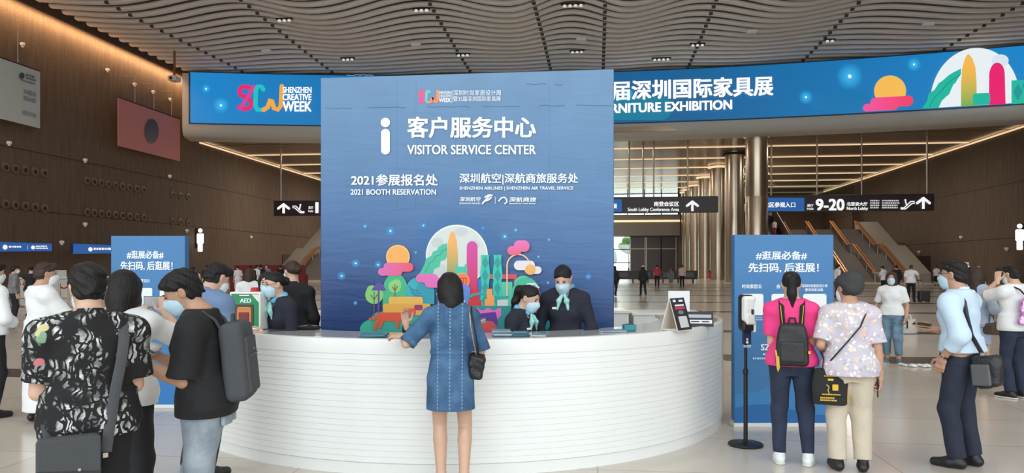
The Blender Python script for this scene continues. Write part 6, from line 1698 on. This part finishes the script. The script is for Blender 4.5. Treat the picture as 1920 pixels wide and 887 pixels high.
w = Q_.wr['L']; wd_ = nrm(Q_.el['L'] - w); e = thing_at('wrist_watch', 'dark watch on the pocketed wrist of the man in light blue shirt', 'watch', Q_, w + wd_ * .03)
ax = Vector(tuple(wd_)); u_ = ax.orthogonal().normalized(); v_ = ax.cross(u_)
b = MB(); b.tube([u_ * (.033 * math.cos(a)) + v_ * (.033 * math.sin(a)) for a in [2 * PI * i / 20 for i in range(21)]], .008, 6); b.build('watch_band', BLACKP, e, True); b = MB(); b.lathe((-.034, 0, 0), [(.016, -.004), (.016, .004)], 14, axis='x'); b.build('watch_case', RODM, e, True)
e = thing_at('laptop_bag', 'black leather bag on the hip of the man in light blue shirt', 'bag', Q_, (-.10, -.22, .80))
sd = Sd(.02); sd.box((0, 0, .02), (.06, .10, .125), .035, rotx(-.1)); sd.ell((0, -.07, .08), (.05, .05, .07)); sd.wrinkle(.004, 1.4, 5); sdobj('bag_body', sd, .0065, BAGB, e)
sd = Sd(.02); sd.box((-.055, .02, -.01), (.014, .07, .085), .012, rotx(-.1)); sdobj('side_pocket', sd, .006, mat('grey_leather', (84, 86, 88), .4), e)
Li = lambda p: (e.matrix_basis.inverted() @ wpt(Q_, p))
b = MB(); b.tube([Li(q) for q in ((-.12, -.20, .945), (-.155, -.13, 1.10), (-.165, -.10, 1.25), (-.15, -.075, 1.36), (-.135, -.03, 1.432), (-.12, .04, 1.425), (-.09, .09, 1.36))], .019, 8, flat=.25, hint=(0, 1, .2)); b.build('shoulder_strap', BAGB, e, True)
b = MB(); b.box(tuple(Li((-.122, -.2, .945))), (.014, .016, .02), bev=.004); b.build('strap_buckle', RODM, e)
# R: brown-haired woman behind him
R_ = person('woman with long brown hair and pale blue dress behind the man in light blue shirt', 1830, 10.0, -25, H=1.63, sex='f', head=(0, .1), hair=('long', HBROWN), vox=.0105,
    arms={'R': dict(w=(.22, .16, 1.0), p=(.5, -1, -.3))}, top=('top', cloth('pale_blue_cotton', (168, 184, 206)), dict(sleeve=1.3, ease=.02)), bottom=('dress_skirt', cloth('pale_blue_cotton', (168, 184, 206)), dict(waist=1.05, hem=.62, hr=.20)), shoes=SHOEB)
e = thing_at('handbag', 'brown handbag at the elbow behind the man in light blue shirt', 'bag', R_, (.20, .0, .85)); sd = Sd(.02); sd.box((0, 0, 0), (.07, .11, .075), .03); sd.wrinkle(.004, 1.4, 2); sdobj('bag_body', sd, .008, mat('brown_leather', (84, 64, 60), .45), e); b = MB(); b.tube([(0, -.07, .06), (0, -.05, .17), (0, .05, .17), (0, .07, .06)], .008, 6); b.build('bag_handle', mat('brown_leather', (84, 64, 60), .45), e, True)
# S: person on the phone at the right edge
S2 = person('man in white t-shirt telephoning at the right frame edge', 1902, 9.2, 52, H=1.66, head=(.1, .15), hair=('short', HBLACK), mask=MASKW, vox=.0105,
    arms={'L': dict(w=(-.125, .13, 1.49), p=(-.3, .8, -1), d=(.1, .05, 1), n=(.9, .2, 0), curl=.8), 'R': dict(w=(.2, .2, .95))}, top=('t_shirt', WHITEC, dict(sleeve=.85, ease=.026, hem=.86)), bottom=('jeans', DJEAN, dict(hemr=.062)), shoes=SHOEB, sole=SOLEW)
phone(S2, 'L', 'black phone at the ear of the man at the right frame edge', off=.02)
e = thing_at('shiny_bag', 'iridescent pink and silver bag on the back of the telephoning man', 'bag', S2, (-.02, -.20, 1.12)); m = mat('iridescent_foil', (226, 150, 206), .18, metal=.6, vary=.6, vscale=16); sd = Sd(.02); sd.loft([(-.16, 0, 0, .15, .05), (0, 0, 0, .14, .06), (.16, 0, 0, .09, .04)]); sd.wrinkle(.005, 1.4, 2); sdobj('bag_body', sd, .009, m, e); b = MB(); b.tube([(.0, 0, .15), (-.08, .05, .26), (-.10, .16, .31)], .01, 6); b.build('bag_strap', BLACKC, e, True)

# ---- people farther off: smaller in view, still each with clothes, hair and hands
GREYC = cloth('grey_cotton', (120, 122, 126)); REDC = cloth('red_cotton', (186, 58, 66)); PINKC = cloth('dusty_pink_cotton', (214, 176, 168)); OLIVE = cloth('mint_cotton', (168, 196, 180)); SHORTS = denim('pale_blue_denim', srgb(120, 156, 186), srgb(160, 190, 212))
walk = {'L': dict(a=(-.09, .16, .085)), 'R': dict(a=(.09, -.18, .12))}
def far(label, px, D, face, H, sex, topm, botm, hair=('short', HBLACK), mask=None, sleeve=.8, vox=None, arms={}, legs={}, bot='trousers', z=0.0, head=(0, .1), group='visitors across the hall', extra=None):
    kw = dict(hemr=.06) if bot == 'trousers' else dict(waist=1.04, hem=.35, hr=.2) if bot == 'skirt' else dict(knee=.03, hem=.56, hemr=.098)
    return person(label, px, D, face, H=H, sex=sex, head=head, hair=hair, mask=mask, vox=vox or (.012 if D < 18 else .016 if D < 30 else .022), far=True, arms=arms, legs=legs, z=z, group=group,
        top=('shirt', topm, dict(sleeve=sleeve, ease=.024)), bottom=(bot, botm, kw), shoes=SHOEB, extra=extra)
far('woman in black top and pale denim shorts by the red ropes at far left', 58, 24.0, -10, 1.64, 'f', BLACKC, SHORTS, ('bun', HBLACK), bot='shorts', sleeve=.3, arms={'L': dict(w=(-.16, .3, 1.15))})
far('person in dark jacket and white mask between the left edge and the shorts woman', 26, 21.5, -80, 1.66, 'm', GREYC, DTROU, mask=MASKW, sleeve=1.8)
far('desk clerk in black with mask at far left, nearer the shorts woman', 94, 39.5, 150, 1.62, 'm', BLACKC, DTROU, mask=MASKW, sleeve=1.8, arms={'L': dict(w=(-.15, .25, 1.1)), 'R': dict(w=(.15, .25, 1.1))})
far('desk clerk in black with mask at far left, above the white robe', 152, 43.0, 150, 1.66, 'm', BLACKC, DTROU, mask=MASKW, sleeve=1.8)
b1 = far('person in white shirt with black backpack right of the left board', 362, 27.0, -20, 1.62, 'm', WHITEC, DTROU, sleeve=.8)
far('person in mint top right of the left board, behind the backpack man', 350, 31.0, -60, 1.64, 'f', OLIVE, DTROU, ('bob', HBLACK))
far('person in dark shirt standing farthest right of the left board', 389, 36.0, 20, 1.70, 'm', BLACKC, DTROU, mask=MASKW)
far('person in black standing apart between left board and AED cabinet', 407, 42.0, 30, 1.70, 'm', BLACKC, DTROU)
far('person in long white dress near the red desk, left of the AED woman', 446, 42.0, 20, 1.66, 'f', WHITEC, WHITEC, ('bun', HBLACK), bot='skirt')
far('woman in white blouse with dark hair right behind the AED cabinet', 467, 13.5, -10, 1.60, 'f', WHITEC, DTROU, ('bob', HBROWN), sleeve=.9, arms={'R': dict(w=(.2, .25, 1.25))})
far('person in dark jacket at the red desk, first from the left', 470, 39.0, 0, 1.70, 'm', BLACKC, DTROU, sleeve=1.8)
far('person in white vest at the red desk, second from the left', 481, 41.0, -50, 1.72, 'm', WHITEC, BLACKC)
far('person in dark shirt at the red desk, third from the left', 489, 43.0, 10, 1.74, 'm', NAVY, DTROU, sleeve=1.8)
far('person in grey at the red desk, fourth from the left', 500, 46.0, 160, 1.74, 'm', GREYC, DTROU)
far('person in black at the red desk, fifth from the left', 526, 46.0, 30, 1.70, 'm', BLACKC, DTROU)
far('person in black cut by the right edge of the blue panel', 1152, 40.0, -10, 1.66, 'f', BLACKC, BLACKC, ('bob', HBLACK), sleeve=1.8, legs=walk)
def whitecap(B): sd = Sd(.02); sd.ell(B.h((0, -.01, .05)), (.09, .11, .08), B.H); sd.cone(B.h((0, .08, .05)), B.h((0, .15, .04)), .05, .04); sdobj('cap', sd, .018, WHITEC, B.e, B.sc)
far('person in black with white cap walking in the far lobby', 1206, 40.5, 20, 1.66, 'f', BLACKC, BLACKC, ('bob', HBLACK), sleeve=1.8, legs=walk, extra=whitecap)
far('person in red shirt and black trousers in the far lobby', 1232, 57.5, 0, 1.74, 'm', REDC, BLACKC, arms={'R': dict(w=(.12, .22, 1.3))})
far('child in grey top and skirt between red shirt and pink shirt', 1258, 60.0, 180, 1.45, 'f', GREYC, GREYC, ('bob', HGREY), bot='skirt')
far('person in dusty pink shirt and black trousers in the far lobby', 1279, 57.5, 10, 1.74, 'm', PINKC, BLACKC)
far('small child in red beside the base of a steel column', 1331, 84.0, 0, 1.15, 'f', REDC, REDC, ('bob', HBLACK), bot='skirt')
far('person in white shirt peeping out at the right edge of the right board', 1570, 38.0, -60, 1.72, 'm', WHITEC, DTROU, mask=MASKW)
T_ = far('person in white t-shirt reading papers at the foot of the right stairs', 1657, 42.0, 60, 1.66, 'm', WHITEC, DTROU, mask=MASKW, arms={'L': dict(w=(-.12, .32, 1.2)), 'R': dict(w=(.12, .32, 1.2))}, head=(0, .4))
e = thing_at('paper_sheet', 'white papers in the hands of the reader at the right stairs', 'paper', T_, (0, .42, 1.25)); b = MB(); b.box((-.11, 0, .02), (.11, .15, .006), Matrix.Rotation(.3, 3, 'Y'), bev=.002); b.build('left_leaf', PAPER, e); b = MB(); b.box((.11, 0, .02), (.11, .15, .006), Matrix.Rotation(-.3, 3, 'Y'), bev=.002); b.build('right_leaf', PAPER, e)
far('person in black beside the reader at the right stairs', 1681, 41.0, 30, 1.70, 'm', BLACKC, DTROU, sleeve=1.8)
U_ = far('man in white t-shirt and black trousers pulling a suitcase at the right', 1708, 34.0, -8, 1.70, 'm', WHITEC, BLACKC, ('short', HGREY), arms={'R': dict(w=(.36, -.10, .98))}, legs={'L': dict(a=(-.11, .05, .085)), 'R': dict(a=(.13, -.06, .085))})
p = at(1732, 33.6); e = empty('suitcase', p, TH, 'small black wheeled suitcase with raised handle behind the man in white', 'suitcase')
sd = Sd(.02); sd.box((0, 0, .29), (.24, .13, .23), .04); sdobj('case_body', sd, .02, BAGB, e)
for sx in (-1, 1):
    b = MB(); b.tube([(sx * .1, .08, .5), (sx * .1 - .2, -.02, 1.0)], .016, 6); b.build('handle_bar', RODM, e, True)
    for sy in (-1, 1): b = MB(); b.lathe((sx * .18, sy * .09, .035), [(.034, -.02), (.034, .02)], 14, axis='x'); b.build('wheel', DARK, e, True)
b = MB(); b.tube([(-.32, -.02, 1.0), (-.08, -.02, 1.0)], .022, 6); b.build('grip', BLACKP, e, True)
far('small figure in white top and black skirt by the right wall', 1756, 62.0, 10, 1.66, 'f', WHITEC, BLACKC, ('bun', HBLACK), bot='skirt')
far('small figure in black beside the right wall behind the blue-shirt man', 1782, 58.0, -10, 1.68, 'm', BLACKC, DTROU)
V_ = far('person in black with white cap left of the brown-haired woman', 1815, 29.0, 150, 1.66, 'f', BLACKC, BLACKC, ('bob', HBLACK), sleeve=1.8, extra=whitecap, mask=MASKW)
far('person in dark dress with white cap right of the brown-haired woman', 1834, 27.5, 170, 1.62, 'f', NAVY, NAVY, ('bob', HBLACK), bot='skirt', extra=whitecap, mask=MASKW)
W_ = far('person carrying a pale carton on the shoulder behind the blue-shirt man', 1796, 30.0, 0, 1.62, 'm', BLACKC, DTROU, arms={'R': dict(w=(.22, .12, 1.58), p=(1, -.3, -1))})
e = thing_at('carton', 'pale carton on a shoulder above the head of the blue-shirt man', 'carton', W_, (.16, .02, 1.62)); b = MB(); b.box((0, 0, .14), (.22, .16, .13), Matrix.Rotation(.12, 3, 'Y'), bev=.01); b.build('carton_body', mat('pale_card', (206, 204, 200), .7), e); b = MB(); b.box((0, -.165, .16), (.06, .004, .04), Matrix.Rotation(.12, 3, 'Y')); b.build('carton_label', CARD, e)
far('person in white on the escalator, nearer one', 1452, 78.0, 170, 1.66, 'f', WHITEC, REDC, ('bob', HBLACK), z=(at(1452, 78).y - 70.5) * 10.5 / 22)
far('person in grey on the escalator, upper one', 1442, 81.0, 170, 1.70, 'm', GREYC, DTROU, z=(at(1442, 81).y - 70.5) * 10.5 / 22)

# things on the floor at the right: paper bag and scraps
p = at(1703, floorD(626)); e = empty('plastic_bag', p, TH, 'pale plastic bag standing on the floor behind the woman in white', 'bag'); sd = Sd(.04); sd.loft([(0, 0, 0, .2, .14), (.2, 0, 0, .22, .15), (.36, 0, 0, .17, .08)]); sd.wrinkle(.012, .6, 3); sd.cut((0, 0, .003), (0, 0, -1)); sdobj('bag_body', sd, .02, mat('pale_plastic', (196, 192, 184), .4, alpha=.8), e); b = MB(); b.tube([(-.08, 0, .34), (-.05, 0, .46), (.05, 0, .46), (.08, 0, .34)], .012, 6); b.build('bag_handle', PAPER, e, True)
for i, (px, py, w, lab) in enumerate(((1709, 688, .09, 'crumpled white paper on the floor, middle of three scraps'), (1734, 688, .10, 'crumpled white paper on the floor, right of three scraps'), (1676, 686, .0, ''), (1693, 686, .06, 'crumpled white paper on the floor, left of three scraps'))):
    if not w: continue
    p = at(px, floorD(py)); sd = Sd(.02); rnd = random.Random(i)
    for q in range(5): sd.ell((rnd.uniform(-w, w) * .6, rnd.uniform(-.08, .08), .02), (w * .45, .06, .022))
    sd.wrinkle(.008, 1.6, i); sd.cut((0, 0, .002), (0, 0, -1)); o = sdobj('paper_scrap', sd, .012, PAPER, None); o.location = p; tag(o, lab, 'litter', 'paper scraps on the right floor')

# service desks, ropes and red desk far left
for i, (px, D, lab) in enumerate(((95, 38.0, 'pale service desk under the far-left blue sign'), (160, 41.5, 'pale service desk under the second blue sign'))):
    p = at(px, D); e = empty('service_desk', p, TH + .5, lab, 'desk', 'service desks at the left wall'); b = MB(); b.box((0, 0, .5), (1.3, .3, .5), bev=.03); b.build('desk_body', mat('pale_desk', (190, 186, 178), .5), e); b = MB(); b.box((0, 0, 1.03), (1.4, .38, .03), bev=.01); b.build('desktop', WHITEP, e); b = MB(); b.box((.4, 0, 1.25), (.3, .03, .18), bev=.01); b.build('monitor', mat('pale_screen_back', (176, 180, 170), .4), e)
p = at(505, 47.5); e = empty('red_desk', p, TH, 'dark red draped desk behind the group left of the blue panel', 'desk'); b = MB(); b.box((0, 0, .55), (2.4, .35, .55), bev=.03); b.build('red_drape', cloth('dark_red_cloth', (110, 36, 40)), e); b = MB(); b.box((0, .1, 1.35), (2.3, .04, .35), bev=.02); b.build('red_backboard', cloth('dark_red_cloth', (110, 36, 40)), e)
posts = []
for i, (px, D) in enumerate(((36, 30.0), (66, 30.5), (99, 31.0), (112, 26.0), (128, 26.5))):
    p = at(px, D); posts.append(p); e = empty('rope_post', p, 0, 'steel queue post at far left, %s from the left' % ORD[i], 'queue post', 'queue posts at the left desks')
    b = MB(); b.lathe((0, 0, 0), [(.17, 0), (.17, .02), (.03, .05)], 20); b.build('post_base', RODM, e, True); b = MB(); b.lathe((0, 0, .04), [(.03, 0), (.03, .92), (.045, .93), (.045, .99), (.02, 1.0)], 14); b.build('post_pole', RODM, e, True)
for i, (a, c) in enumerate(((0, 1), (1, 2), (3, 4))):
    b = MB(); b.tube([posts[a].lerp(posts[c], t / 8) + Vector((0, 0, .93 - .08 * math.sin(PI * t / 8))) for t in range(9)], .045, 6, flat=.4); o = b.build('queue_rope', cloth('red_belt', (150, 40, 46)), None, True); tag(o, 'red queue rope at far left, %s stretch' % ORD[i], 'rope', 'red queue ropes')
